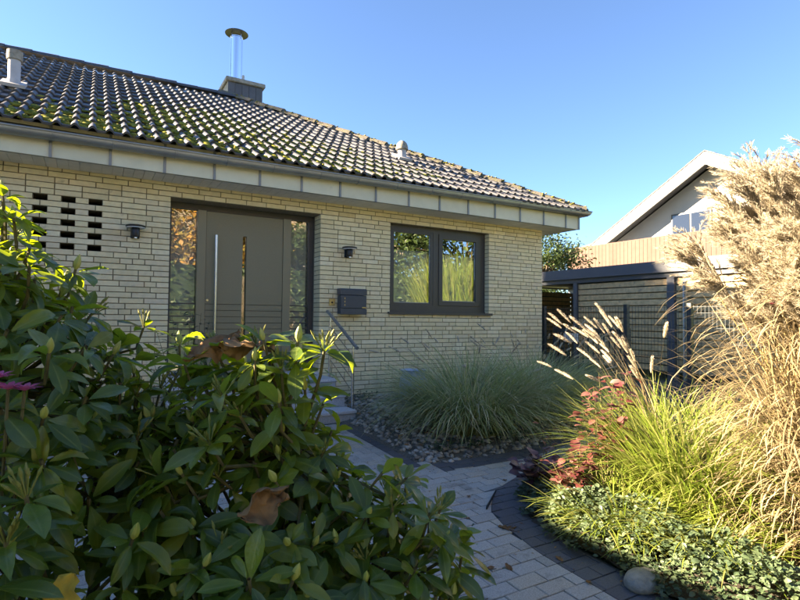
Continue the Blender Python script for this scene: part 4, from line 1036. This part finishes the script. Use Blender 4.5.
rhododendron('tall dark green rhododendron standing in front of the pierced brick grille',
    [((-1.10, -4.78, .72), (.42, .44, .76)), ((-1.0, -5.2, .28), (.60, .42, .60)), ((-.92, -5.02, .78), (.24, .28, .46)), ((-.74, -4.82, .50), (.34, .36, .54))],
    (-.95, -4.95), [(-1.05, -4.8, .55), (-.85, -4.95, .35), (-1.15, -5.1, .3), (-.70, -4.8, .6), (-1.0, -4.75, .95), (-.9, -5.25, .15)], 400, 31,
    extra=[(-.98, -4.78, 1.24), (-.90, -4.66, 1.14), (-.80, -4.76, 1.10), (-.70, -4.72, 1.02), (-1.05, -4.70, 1.28), (-1.12, -4.66, 1.42), (-1.03, -4.62, 1.44), (-.97, -4.60, 1.36), (-1.0, -4.66, 1.40), (-.93, -4.72, 1.30), (-.84, -4.7, 1.22), (-1.08, -4.9, 1.36), (-.62, -4.66, 1.08), (-.52, -4.74, 1.02)])
rhododendron('lower green rhododendron with lime sunlit tips spreading over the grey paving',
    [((-.40, -5.04, .50), (.32, .31, .54)), ((-.05, -5.28, .28), (.24, .25, .45)), ((-.42, -5.38, .18), (.42, .26, .44)), ((-.02, -5.42, .08), (.22, .22, .38))],
    (-.25, -5.15), [(-.35, -5.05, .5), (-.1, -5.2, .35), (-.45, -5.3, .25), (.02, -5.35, .2), (-.25, -5.1, .75), (-.2, -5.4, .1)], 400, 32,
    extra=[(-.33, -5.20, .98), (-.27, -5.22, .92), (-.38, -5.10, .97), (-.44, -5.12, .94), (-.30, -5.10, .98), (-.50, -5.06, .93), (-.36, -5.28, .90), (-.30, -5.24, 1.05), (-.25, -5.30, 1.03), (-.36, -5.14, 1.05), (-.46, -5.02, 1.02), (-.54, -5.0, .98), (-.40, -5.20, 1.0)])
# dry leaves caught in the bush and lying about
def big_leaf(L, W, curl, rumple, seed, lobed=False):
    q = random.Random(seed); nu, nv = (18, 14) if rumple > .012 else (12, 8); V = []
    for i in range(nu+1):
        t = i/nu; w = W*.5*math.sin(math.pi*min(.999, t**.8))**.7 + .003
        if lobed: w *= 1 + .35*math.sin(t*22)
        for j in range(nv+1):
            s = (j/nv-.5)*2; a = s*curl*(.6+.4*t); yy = w*math.sin(a)/max(curl, .01) if curl > .05 else w*s; zz = w*(1-math.cos(a))/max(curl, .01)
            V.append((L*t, yy, zz + rumple*(math.sin(t*9+s*4+seed)*.5+math.sin(t*17-s*7+seed*2)*.3+q.uniform(-.3, .3)) + L*.25*t*t*math.sin(seed)))
    if rumple > .012:
        V = [tuple(Vector(p) + mnoise.noise_vector(Vector(p)*26+Vector((seed*3.1, 0, 0)))*.016 + mnoise.noise_vector(Vector(p)*70+Vector((0, seed*2.3, 0)))*.006) for p in V]
    F = [(i*(nv+1)+j, (i+1)*(nv+1)+j, (i+1)*(nv+1)+j+1, i*(nv+1)+j+1) for i in range(nu) for j in range(nv)]
    return np.array(V), np.array(F)
def ground_at(px, py):
    d = ray(px, py); t = (.05*CAM[1]-CAM[2])/(d[2]-.05*d[1]); return CAM + d*t
for (p, rot, L, W, curl, sd, lab, m) in (
    ((-.545, -5.075, 1.005), (R(200), R(-35), R(20)), .18, .13, 1.5, 1, 'curled brown dry leaf hooked in the bush top, pale edge folded over', 'deadleaf'),
    ((-.475, -5.085, 1.040), (R(160), R(-8), R(10)), .17, .11, 1.1, 2, 'long tan dry leaf lying across the top of the lower rhododendron', 'deadleaf'),
    ((-.50, -5.46, .70), (R(70), R(-12), R(30)), .13, .14, 2.5, 3, 'large crumpled dark brown dry leaf deep among the rhododendron leaves', 'deadleaf'),
    ((-.83, -5.52, .60), (R(40), R(-60), R(30)), .09, .075, .6, 4, 'yellow maple leaf standing upright in the rhododendron', 'yellowleaf')):
    o = ob('dry_leaf', mesh_np('dry_leaf', *big_leaf(L, W, curl, .008 if m == 'yellowleaf' else .017, sd, m == 'yellowleaf'), M[m], True), None, Matrix.Translation(p) @ Matrix.Rotation(rot[2], 4, 'Z') @ Matrix.Rotation(rot[1], 4, 'Y') @ Matrix.Rotation(rot[0], 4, 'X'))
    tag(o, lab, 'leaf', 'dry leaves caught in the rhododendrons')
for k, (px, py, L, lab) in enumerate(((498, 528, .11, 'large curled brown leaf lying beside the dark border on the path'), (514, 530, .06, 'small curled brown leaf beside the larger one at the dark border'),
    (487, 570, .06, None), (563, 563, .055, None), (512, 572, .055, None), (588, 582, .045, None), (625, 577, .05, None), (470, 520, .05, None), (455, 500, .05, None), (507, 481, .04, None), (470, 497, .045, None), (445, 543, .05, None), (440, 588, .06, None), (420, 520, .05, None), (540, 470, .04, None), (655, 596, .05, None))):
    p = ground_at(px, py); q = random.Random(k)
    o = ob('fallen_leaf', mesh_np('fallen_leaf', *big_leaf(L, L*.6, .9 if k < 2 else .5, .005 if k < 2 else .0025, k+10, k % 3 == 0), M['litter'], True), None, Matrix.Translation((p[0], p[1], p[2]+.010)) @ Matrix.Rotation(q.uniform(0, 6.3), 4, 'Z'))
    tag(o, lab or ('small brown fallen leaf lying on the dark border pavers' if zone(p[0], p[1]) == 'd' else 'small brown fallen leaf lying flat on the grey pavers' if zone(p[0], p[1]) else 'small brown fallen leaf at the edge of the ground cover'), 'leaf', 'fallen leaves on the path')
kr = random.Random(18); ms = []
while len(ms) < 260:
    x, y = kr.uniform(-.2, 3.5), kr.uniform(-5.4, -1.4)
    if zone(x, y): ms.append(Matrix.Translation((x, y, gz(y)+.009)) @ Matrix.Rotation(kr.uniform(0, 6.3), 4, 'Z') @ Matrix.Scale(kr.uniform(.12, .4), 4))
V_, F_ = scatter_merge([big_leaf(.05, .028, .5, .003, s) for s in range(4)], ms, kr); tag(ob('leaf_debris', mesh_np('leaf_debris', V_, F_, M['litter'], True)), 'tiny brown leaf fragments scattered over the pavers', 'leaves', kind='stuff')
# litter among the stones
lr = random.Random(8); lit = [big_leaf(.06, .035, .6, .003, s) for s in range(4)]; ms = []
while len(ms) < 170:
    x, y = lr.uniform(1.75, 5), lr.uniform(-2.75, -.3)
    if in_grav(x, y): ms.append(Matrix.Translation((x, y, gz(y)+.07)) @ Matrix.Rotation(lr.uniform(0, 6.3), 4, 'Z') @ Matrix.Rotation(lr.gauss(0, .4), 4, 'X') @ Matrix.Scale(lr.uniform(.5, 1.1), 4))
V_, F_ = scatter_merge(lit, ms, lr); tag(ob('leaf_litter', mesh_np('leaf_litter', V_, F_, M['litter'], True)), 'dry brown leaf litter scattered over the gravel', 'leaves', kind='stuff')

# ------------------------------------------------------------------ grasses
shm = [seedhead_mesh(.13, .0125, s, 360) for s in range(3)]; shm_me = [mesh_np('seed_head', v, f, M['seedhead'], False) for v, f in shm]
def grass_clump(name, label, cat, c, r, nbl, Lr, Wr, th0, th1, m, seed, heads=0, hL=(.8, 1.1), hth=(.15, .6), haz=None, stem_m='straw', group=None, hsc=1.0, up=0.0):
    g = np.random.default_rng(seed); rs = random.Random(seed); t = thing(name, label, cat, (c[0], c[1], gz(c[1])), group)
    b0, a, dr = ubase(g, nbl, c, r); az = a + g.normal(0, .5, nbl)
    L = g.uniform(*Lr, nbl); t0 = th0[0] + (th0[1]-th0[0])*np.clip(dr*.7+g.random(nbl)*.3, 0, 1); t1 = g.uniform(*th1, nbl)
    b0[:, 2] += up
    V_, F_, _ = blades(b0, az, L, t0, np.maximum(t1, t0), g.uniform(*Wr, nbl), 8, sway=.6, g=g)
    tag(ob('blades', mesh_np('blades', V_, F_, m, True), t), kind='stuff')
    if heads:
        hb, ha, hd_ = ubase(g, heads, c, r*.6); ha = ha + g.normal(0, .4, heads)
        if haz is not None: ha = haz + g.normal(0, .55, heads)
        hl = g.uniform(*hL, heads); h0 = g.uniform(*hth, heads); h1 = h0 + g.uniform(.2, .9, heads)
        V_, F_, P = blades(hb, ha, hl, h0*.5, h1, np.full(heads, .0052), 8, twist=np.zeros(heads), g=g)
        V2, F2, _ = blades(hb, ha, hl, h0*.5, h1, np.full(heads, .0035), 8, twist=np.full(heads, 1.5), g=np.random.default_rng(seed+5))
        tag(ob('flower_stems', mesh_np('flower_stems', V_, F_, M[stem_m], True), t), kind='stuff')
        for k in range(heads):
            d = P[k, -1]-P[k, -2]; ob('seed_head', shm_me[k % 3], t, z_frame(P[k, -1]-d/np.linalg.norm(d)*.01, d, (0, 0, -1) if abs(d[2]) < .9*np.linalg.norm(d) else (1, 0, 0), hsc*rs.uniform(.8, 1.15)))
    return t
GN = 'fountain grass clumps'
grass_clump('fountain_grass', 'broad arching green fountain grass under the window', 'grass clump', (2.76, -2.08), .32, 3800, (.65, 1.38), (.0045, .0095), (.02, .8), (1.1, 2.6), M['fountain'], 51, heads=18, hL=(.9, 1.25), hth=(.3, .9), group=GN)
grass_clump('fountain_grass', 'dark green fountain grass with pale seed heads at the house corner by the fence', 'grass clump', (3.85, -1.90), .38, 3600, (.7, 1.3), (.0045, .0095), (.02, .75), (1.1, 2.5), M['fountain'], 52, heads=36, hL=(.95, 1.3), hth=(.2, .9), group=GN)
grass_clump('fountain_grass', 'sunlit fountain grass with upright tan seed heads behind the red leaved shrub', 'grass clump', (3.02, -4.12), .18, 650, (.6, 1.05), (.004, .008), (.02, .4), (.6, 1.6), M['lime'], 53, heads=40, hL=(1.05, 1.5), hth=(.05, .6), haz=R(140), group=GN, hsc=1.1)
grass_clump('lime_grass', 'bright lime green strap leaved grass spilling beside the dry pampas grass', 'grass clump', (2.72, -4.54), .26, 1500, (.6, 1.18), (.007, .014), (.02, .5), (.8, 2.1), M['lime'], 54)
grass_clump('lime_sedge', 'low lime green sedge tuft at the front of the bed behind the ground cover', 'grass clump', (2.08, -4.46), .19, 650, (.28, .60), (.006, .011), (.05, .8), (1.0, 2.2), M['lime'], 55)
grass_clump('lime_sedge', 'small yellow green sedge tuft between the red shrubs', 'grass clump', (2.72, -3.80), .13, 300, (.3, .55), (.005, .010), (.05, .8), (1.0, 2.2), M['lime'], 56)
grass_clump('lime_sedge', 'arching lime sedge at the foot of the silver grass', 'grass clump', (2.26, -4.86), .18, 600, (.3, .62), (.006, .011), (.05, .8), (1.0, 2.2), M['lime'], 59)
# dry silver grass
g = np.random.default_rng(61); rs = random.Random(61)
PC = (2.86, -5.335)
pg = thing('silver_grass', 'tall dry straw coloured silver grass with fluffy cream plumes', 'grass clump', (PC[0], PC[1], gz(PC[1])))
n = 2700; b0, a, dr = ubase(g, n, PC, .34); hgt = g.random(n)**1.1*1.45; b0[:, 2] += hgt; lean = .06*hgt*dr
b0[:, 0] += np.cos(a)*lean; b0[:, 1] += np.sin(a)*lean
V_, F_, _ = blades(b0, a+g.normal(0, .6, n), g.uniform(.35, .85, n), g.uniform(.1, .6, n), g.uniform(1.7, 3.0, n), g.uniform(.005, .011, n), 9, sway=.9, g=g)
tag(ob('dry_blades', mesh_np('dry_blades', V_, F_, M['straw'], True), pg), kind='stuff')
n = 420; b0, a, dr = ubase(g, n, PC, .34); V_, F_, _ = blades(b0, a+g.normal(0, .5, n), g.uniform(.9, 1.7, n), g.uniform(.0, .2, n), g.uniform(.5, 1.8, n), g.uniform(.006, .012, n), 10, sway=.5, g=g)
n_ = 1300; bq, aq, dq = ubase(g, n_, PC, .46, power=.25); bq[:, 2] += g.random(n_)*.85+.05
Vq, Fq, _ = blades(bq, aq+g.normal(0, .5, n_), g.uniform(.25, .6, n_), g.uniform(.3, .9, n_), g.uniform(2.3, 3.1, n_), g.uniform(.005, .012, n_), 7, sway=.9, g=g)
tag(ob('hanging_blades', mesh_np('hanging_blades', Vq, Fq, M['straw'], True), pg), kind='stuff')
tag(ob('tall_blades', mesh_np('tall_blades', V_, F_, M['straw'], True), pg), kind='stuff')
plm = [plume_mesh(.34, 1.0, 70+s) for s in range(5)]; pl_me = [mesh_np('plume', v, f, M['plume'], False) for v, f in plm]
nc = 150; b0, a, dr = ubase(g, nc, PC, .30); canes = MB()
for k in range(nc):
    h = rs.uniform(1.12, 2.0); ln = (.02+.09*dr[k])*rs.uniform(.6, 1.3); p0 = Vector(b0[k]); az = a[k]+rs.gauss(0, .4)
    p1 = p0 + Vector((math.cos(az)*ln*h*.4, math.sin(az)*ln*h*.4, h*.55)); p2 = p0 + Vector((math.cos(az)*ln*h, math.sin(az)*ln*h, h))
    canes.tube([p0, p1, p2], [.0042, .0036, .0024], 5, cap=False)
    d = (p2-p1).normalized(); nod = Vector((math.cos(az)-.35, math.sin(az)+.1, 0))
    ob('plume', pl_me[k % 5], pg, z_frame(p2, d+nod*.07, nod, rs.uniform(.9, 1.3)))
# outer canes that lean out over the path side and carry drooping plumes
for (tx, ty, tz, s) in ((a_+.37, b_-.24, c_, d_) for a_, b_, c_, d_ in ((2.02, -4.62, 1.30, 1.05), (2.12, -4.60, 1.36, 1.1), (2.06, -4.72, 1.18, 1.0), (2.18, -4.72, 1.62, 1.1), (2.30, -4.66, 1.45, 1.0), (2.32, -5.06, 1.0, .9), (2.36, -4.80, 1.5, 1.1), (2.2, -4.86, 1.42, 1.05))):
    p2 = Vector((tx, ty, tz)); p0 = Vector((PC[0]-.18, PC[1]+.12, gz(PC[1]))); p1 = p0.lerp(p2, .6)+Vector((.06, -.05, .14))
    canes.tube([p0, p0.lerp(p1, .5)+Vector((.03, -.02, .06)), p1, p2], [.0042, .004, .0034, .0024], 5, cap=False)
    d = (p2-p1).normalized(); nod = Vector((d.x, d.y, 0)).normalized(); ob('plume', pl_me[int(tz*50) % 5], pg, z_frame(p2, d, nod, s))
tag(canes.build('canes', M['cane'], pg, smooth=True), kind='stuff')

# ------------------------------------------------------------------ leafy plants of the bed
def leafy(name, label, cat, c, stems, leafL, leafW, m, seed, nleaf, z0=.08, round_=False, tilt=(.0, .5), group=None):
    """stems: list of tip points; leaves in pairs along the upper part"""
    rs = random.Random(seed); t = thing(name, label, cat, (c[0], c[1], gz(c[1])), group); b = MB(); L_ = []
    base = Vector((c[0], c[1], gz(c[1])))
    for tip in stems:
        tip = Vector(tip); mid = base.lerp(tip, .5)+Vector((rs.uniform(-.03, .03), rs.uniform(-.03, .03), .03)); b.tube([base, mid, tip], [.004, .003, .0015], 5, cap=False)
        for k in range(nleaf):
            f = z0 + (1-z0)*(k+rs.random()*.5)/nleaf; p = mid.lerp(tip, (f-.5)*2) if f > .5 else base.lerp(mid, f*2)
            a = rs.uniform(0, 6.3); el = rs.uniform(*tilt); d = Vector((math.cos(a)*math.cos(el), math.sin(a)*math.cos(el), math.sin(el)))
            pet = p + d*leafL*.35; b.tube([p, pet], .0011, 4, cap=False)
            L_.append(frame(pet, d + Vector((0, 0, -.15)), Vector((rs.gauss(0, .35), rs.gauss(0, .35), 1)), leafL*rs.uniform(.7, 1.15)))
    b.build('stems', M['twig'], t)
    vv = [leaf_mesh(1, leafW*k, 6, .12, dd_, peak=.48 if not round_ else .5, wave=.03, seed=i+seed) for i, (k, dd_) in enumerate(((1, .2), (.9, .5), (1.1, .35)))]
    place_parts('leaf', vv, L_, m, t, 300, rs)
    return t
leafy('smoke_bush', 'upright shrub with layered red and pink leaves in front of the sunlit fountain grass', 'shrub', (2.44, -4.06), [(2.46, -4.10, .70), (2.36, -4.06, .74), (2.54, -4.14, .66), (2.42, -4.14, .52), (2.32, -4.0, .58), (2.56, -4.06, .76), (2.40, -4.2, .62), (2.28, -4.08, .66), (2.48, -4.2, .78), (2.34, -4.16, .46), (2.24, -4.02, .48)], .08, .58, M['redleaf'], 81, 15, z0=.45, tilt=(-.2, .3))
leafy('smoke_bush', 'small shoot with pointed orange leaves beside the gravel path', 'shrub', (2.55, -3.42), [(2.50, -3.36, .30), (2.58, -3.40, .20), (2.46, -3.46, .12)], .062, .42, M['orangeleaf'], 82, 6, z0=.5, tilt=(.1, .9))
leafy('coral_bells', 'low clump of round dusky purple leaves over the dark paver edge', 'plant', (2.10, -3.72), [(2.02, -3.74, .03), (2.10, -3.62, .06), (2.14, -3.80, .06), (1.98, -3.68, -.02), (2.06, -3.82, .02), (2.18, -3.68, .08), (1.96, -3.78, .06), (2.08, -3.70, .12), (1.92, -3.74, .08), (2.0, -3.84, .10), (2.14, -3.74, .16)], .088, .95, M['purpleleaf'], 83, 7, z0=.6, round_=True, tilt=(.0, .6))
leafy('red_leaf_plant', 'low clump of glowing red and orange leaves above the ground cover', 'plant', (2.06, -4.12), [(1.98, -4.16, .14), (2.05, -4.05, .18), (2.12, -4.2, .17), (1.94, -4.08, .07), (2.0, -4.24, .08), (2.14, -4.08, .22), (1.92, -4.16, .10), (2.06, -4.12, .24), (1.96, -4.0, .15)], .08, .8, M['redleaf'], 84, 9, z0=.5, round_=True, tilt=(.0, .8))
leafy('pink_leaf_plant', 'few pinkish leaves on thin stems among the lime sedge', 'plant', (2.36, -4.05), [(2.32, -4.1, .25), (2.42, -4.12, .30), (2.28, -4.0, .2)], .055, .6, M['redleaf'], 85, 8, z0=.6, tilt=(.0, .4))
leafy('dark_shrub', 'small dark leaved shrub in front of the door beside the steps', 'shrub', (.0, -1.35), [(-.12, -1.35, 1.12), (.05, -1.3, 1.20), (.2, -1.4, 1.08), (-.02, -1.5, .95), (.3, -1.3, .95), (-.25, -1.4, .98), (.15, -1.25, 1.15), (-.05, -1.2, 1.05), (.33, -1.42, .85), (-.3, -1.3, .8)], .055, .45, M['shrubdark'], 86, 26, z0=.25, tilt=(-.2, .6))
# aster in the silver grass, pink flowers by the left shrub
def flower(name, label, c, heads, r, m, seed, group=None):
    t = thing(name, label, 'flower', (c[0], c[1], gz(c[1])), group); b = MB(); rs = random.Random(seed); base = Vector((c[0], c[1], gz(c[1])))
    for h in heads:
        h = Vector(h); b.tube([base, base.lerp(h, .5)+Vector((.02, 0, .03)), h], .003, 5, cap=False); pt = MB()
        f = MB(); V_, F_ = leaf_mesh(r, r*.38, 3, .1, .3)
        for k in range(14):
            mw = frame(h, (math.cos(k*.45), math.sin(k*.45), .35+.3*(k % 2)), (0, 0, 1)); f.add([tuple(mw @ Vector(p)) for p in V_], [tuple(q) for q in F_])
        f.build('blossom', m, t)
    b.build('stems', M['twig'], t)
flower('aster', 'magenta aster flower glowing among the dry canes of the silver grass', (2.55, -5.0), [(2.47, -5.15, 1.25), (2.50, -5.17, 1.22), (2.45, -5.13, 1.215)], .030, M['pink'], 1)
flower('pink_flower', 'deep pink flowers half hidden among the leaves of the tall rhododendron', (-1.0, -5.0), [(-.945, -5.32, .985), (-.905, -5.31, .975), (-.925, -5.29, .995), (-.88, -5.30, .97)], .032, M['pink'], 2)
# ground cover along the border
cr = random.Random(91); cv = [leaf_mesh(1, .62, 3, .15, .4, seed=i) for i in range(3)]; ms = []
while len(ms) < 9000:
    y = cr.uniform(-6.2, -3.62); e = interp(RE, y) + (.24 if y < -3.9 else .34) + .035*math.sin(y*9)+.025*math.sin(y*23+1); w = .50 if y < -4.2 else .4
    u = cr.random(); x = e - .05 + u*w; hmax = .03 + .21*math.sin(min(1, u*1.6)*math.pi/2)*(1 if y < -4.0 else .6)
    nx_ = math.sin(x*17)*math.cos(y*13)*.035; z = gz(y) + .02 + (hmax+nx_)*(1-cr.random()**2.2*.6)
    a = cr.uniform(0, 6.3); el = cr.gauss(.15, .35); d = (math.cos(a)*math.cos(el), math.sin(a)*math.cos(el), math.sin(el))
    ms.append(frame((x, y, z), d, (cr.gauss(-.25, .4), cr.gauss(0, .4), 1), cr.choice((.018, .025, .031, .036, .044))*cr.uniform(.8, 1.15)))
V_, F_ = scatter_merge(cv, ms, cr); tag(ob('ground_cover', mesh_np('ground_cover', V_, F_, M['cover'], True)), 'dense grey green ground cover along the dark paver border', 'ground cover', kind='stuff')
# low weeds along the gravel and the wall
ms = []
for (cx, cy, s) in ((2.05, -2.6, .12), (2.35, -2.6, .15), (2.9, -2.55, .18), (2.2, -.25, .2), (2.45, -.2, .15), (2.0, -.3, .12), (3.3, -2.45, .15), (3.7, -2.3, .2)):
    for k in range(60):
        a = cr.uniform(0, 6.3); x, y = cr.gauss(cx, s*.5), cr.gauss(cy, s*.4)
        if y > -.04: continue
        ms.append(frame((x, y, gz(y)+.05+cr.random()*.07), (math.cos(a), math.sin(a), cr.gauss(.3, .3)), (cr.gauss(0, .3), cr.gauss(0, .3), 1), cr.uniform(.025, .05)))
V_, F_ = scatter_merge(cv, ms, cr); tag(ob('weeds', mesh_np('weeds', V_, F_, M['cover'], True)), 'low green weeds growing in the gravel', 'weeds', kind='stuff')

# ------------------------------------------------------------------ trees, hedge
def tree(name, label, base, h, cr_, cz, m, seed, nl, ls, group=None, ncl=46, flat=.8):
    rs = random.Random(seed); g = np.random.default_rng(seed); t = thing(name, label, 'tree', base, group); b = MB(); B = Vector(base); top = B+Vector((0, 0, cz))
    b.tube([B-Vector((0,0,.2)), B.lerp(top, .5)+Vector((.1, .05, 0)), top], [h*.03, h*.022, h*.012], 9)
    cl = []
    for k in range(ncl):
        v = Vector((rs.gauss(0, 1), rs.gauss(0, 1), rs.gauss(.1, 1))).normalized()*rs.uniform(.35, 1.0)**.6
        p = top + Vector((v.x*cr_, v.y*cr_, v.z*cr_*flat)); cl.append((p, cr_*rs.uniform(.16, .34)))
        if k % 2 == 0: b.tube([B.lerp(top, rs.uniform(.5, .95)), B.lerp(top, .9).lerp(p, .5)+Vector((0, 0, .1)), p], [h*.008, h*.005, h*.002], 5, cap=False)
    b.build('trunk', M['bark'], t, smooth=True)
    per = nl//ncl; ms_ = []
    for p, r in cl:
        for _ in range(per):
            v = Vector((rs.gauss(0, .55), rs.gauss(0, .55), rs.gauss(0, .5)))*r; a = rs.uniform(0, 6.3)
            ms_.append(frame(p+v, (math.cos(a), math.sin(a), rs.gauss(-.3, .4)), (rs.gauss(0, .5), rs.gauss(0, .5), 1), ls*rs.uniform(.7, 1.3)))
    V_, F_ = scatter_merge([leaf_mesh(1, .55, 2, .15, .3), leaf_mesh(1, .65, 2, .1, .5)], ms_, rs)
    tag(ob('crown', mesh_np('crown', V_, F_, m, False), t), kind='stuff')
tree('garden_tree', 'dense dark green tree beyond the house corner above the carport', (13.6, 7.4, 0), 4.6, 1.5, 3.0, M['treegreen'], 101, 9000, .11, ncl=60, flat=1.0)
tree('shade_poplar', 'tall narrow poplar out of view, added to shade the carport', (-13.6, 16.4, 0), 15, 3.0, 13.0, M['treegreen'], 105, 13000, .42, ncl=90, flat=1.5)  # added unseen tree that blocks the sun from the carport
tree('autumn_tree', 'broad tree with orange and yellow autumn leaves across the street', (3.0, -19, -.6), 9, 4.2, 5.2, M['treeautumn'], 102, 9000, .30, ncl=60)
tree('street_tree', 'dark green leafy tree across the street', (17, -16, -.6), 9, 4.0, 5.4, M['treegreen'], 103, 8000, .30, ncl=55)
tree('street_tree', 'second green tree beyond the street at the corner', (10.5, -19, -.6), 8, 3.6, 4.8, M['treegreen'], 104, 7000, .30, ncl=50)
# clipped hedge across the street
h2 = thing('street_hedge', 'long clipped green hedge across the street', 'hedge', (8, -13.5, -.6))
MB().box(-8, -14.2, -.7, 28, -13.2, 3.0).build('hedge_core', M['shrubdark'], h2)
hs = random.Random(15); ms = [frame((hs.uniform(-8, 28), -13.15+hs.gauss(0, .05), hs.uniform(-.6, 3.1)), (hs.gauss(0, 1), hs.gauss(0, 1), hs.gauss(.2, .6)), (hs.gauss(0, 1), hs.gauss(0, 1), 1), hs.uniform(.15, .28)) for _ in range(8000)]
V_, F_ = scatter_merge([leaf_mesh(1, .5, 2, .15, .3)], ms, hs); tag(ob('foliage', mesh_np('foliage', V_, F_, M['hedge'], False), h2), kind='stuff')
# tall reed grass beyond the fence, seen in the window
grass_clump('reed_grass', 'tall yellow green reed grass clump beyond the fence mirrored in the window', 'grass clump', (7.9, -4.6), .8, 2600, (2.0, 3.3), (.014, .028), (.0, .12), (.2, .9), M['lime'], 57)
grass_clump('reed_grass', 'second tall straw tipped reed grass clump beyond the fence', 'grass clump', (9.3, -5.0), .8, 2400, (2.0, 3.2), (.014, .028), (.0, .12), (.2, .9), M['lime'], 58)
gr_ = thing('shade_garage', 'low white rendered flat roofed garage out of view, added to shade the front garden', 'shade_garage', (-5.2, -3.4, -.15))  # added unseen block: casts the left-hand shade, white walls bounce fill
MB().box(-6.8, -6.3, -.6, -3.72, -.75, 2.42).build('wall', M['render'], gr_)
MB().box(-6.9, -6.4, 2.421, -3.62, -.65, 2.65).build('roof', M['zinc'], gr_)
gd = MB().box(-3.7195, -2.6, -.1, -3.68, -1.7, 1.95).build('door', M['anth'], gr_); MB().tube([(-3.64, -2.5, .95), (-3.64, -2.38, .95)], .012, 8).build('handle', M['steel'], gd)
gw = MB().box(-3.7195, -4.9, 1.1, -3.69, -3.9, 1.9).build('window', M['anth'], gr_); MB().box(-3.69, -4.84, 1.16, -3.685, -3.96, 1.84).build('pane', M['nglass'], gw)
# unseen house added across the street, its sunlit front bounces warm light
oh = thing('fill_house', 'unseen cream rendered house added across the street to bounce light, with a red tiled roof', 'house', (4, -27, -.6))
MB().box(-9, -32, -.8, 17, -24, 5.2).build('wall', M['render'], oh)
MB().prism([(-33, 5.2), (-23, 5.2), (-28, 8.6)], 'x', -9.6, 17.6).build('roof', M['nroofb'], oh)
for k in range(6):
    w_ = MB().box(-7+k*4, -23.999, 1.2, -5.4+k*4, -23.95, 2.7).build('window', M['barge'], oh); MB().box(-6.9+k*4, -23.949, 1.3, -5.5+k*4, -23.94, 2.6).build('pane', M['nglass'], w_)
tag(MB().box(-3.6, -13.1, -.9, 6.04, -9.02, -.57).build('bounce_forecourt', M['paver']), kind='structure')  # unseen pale paving added to bounce sunlight towards the house
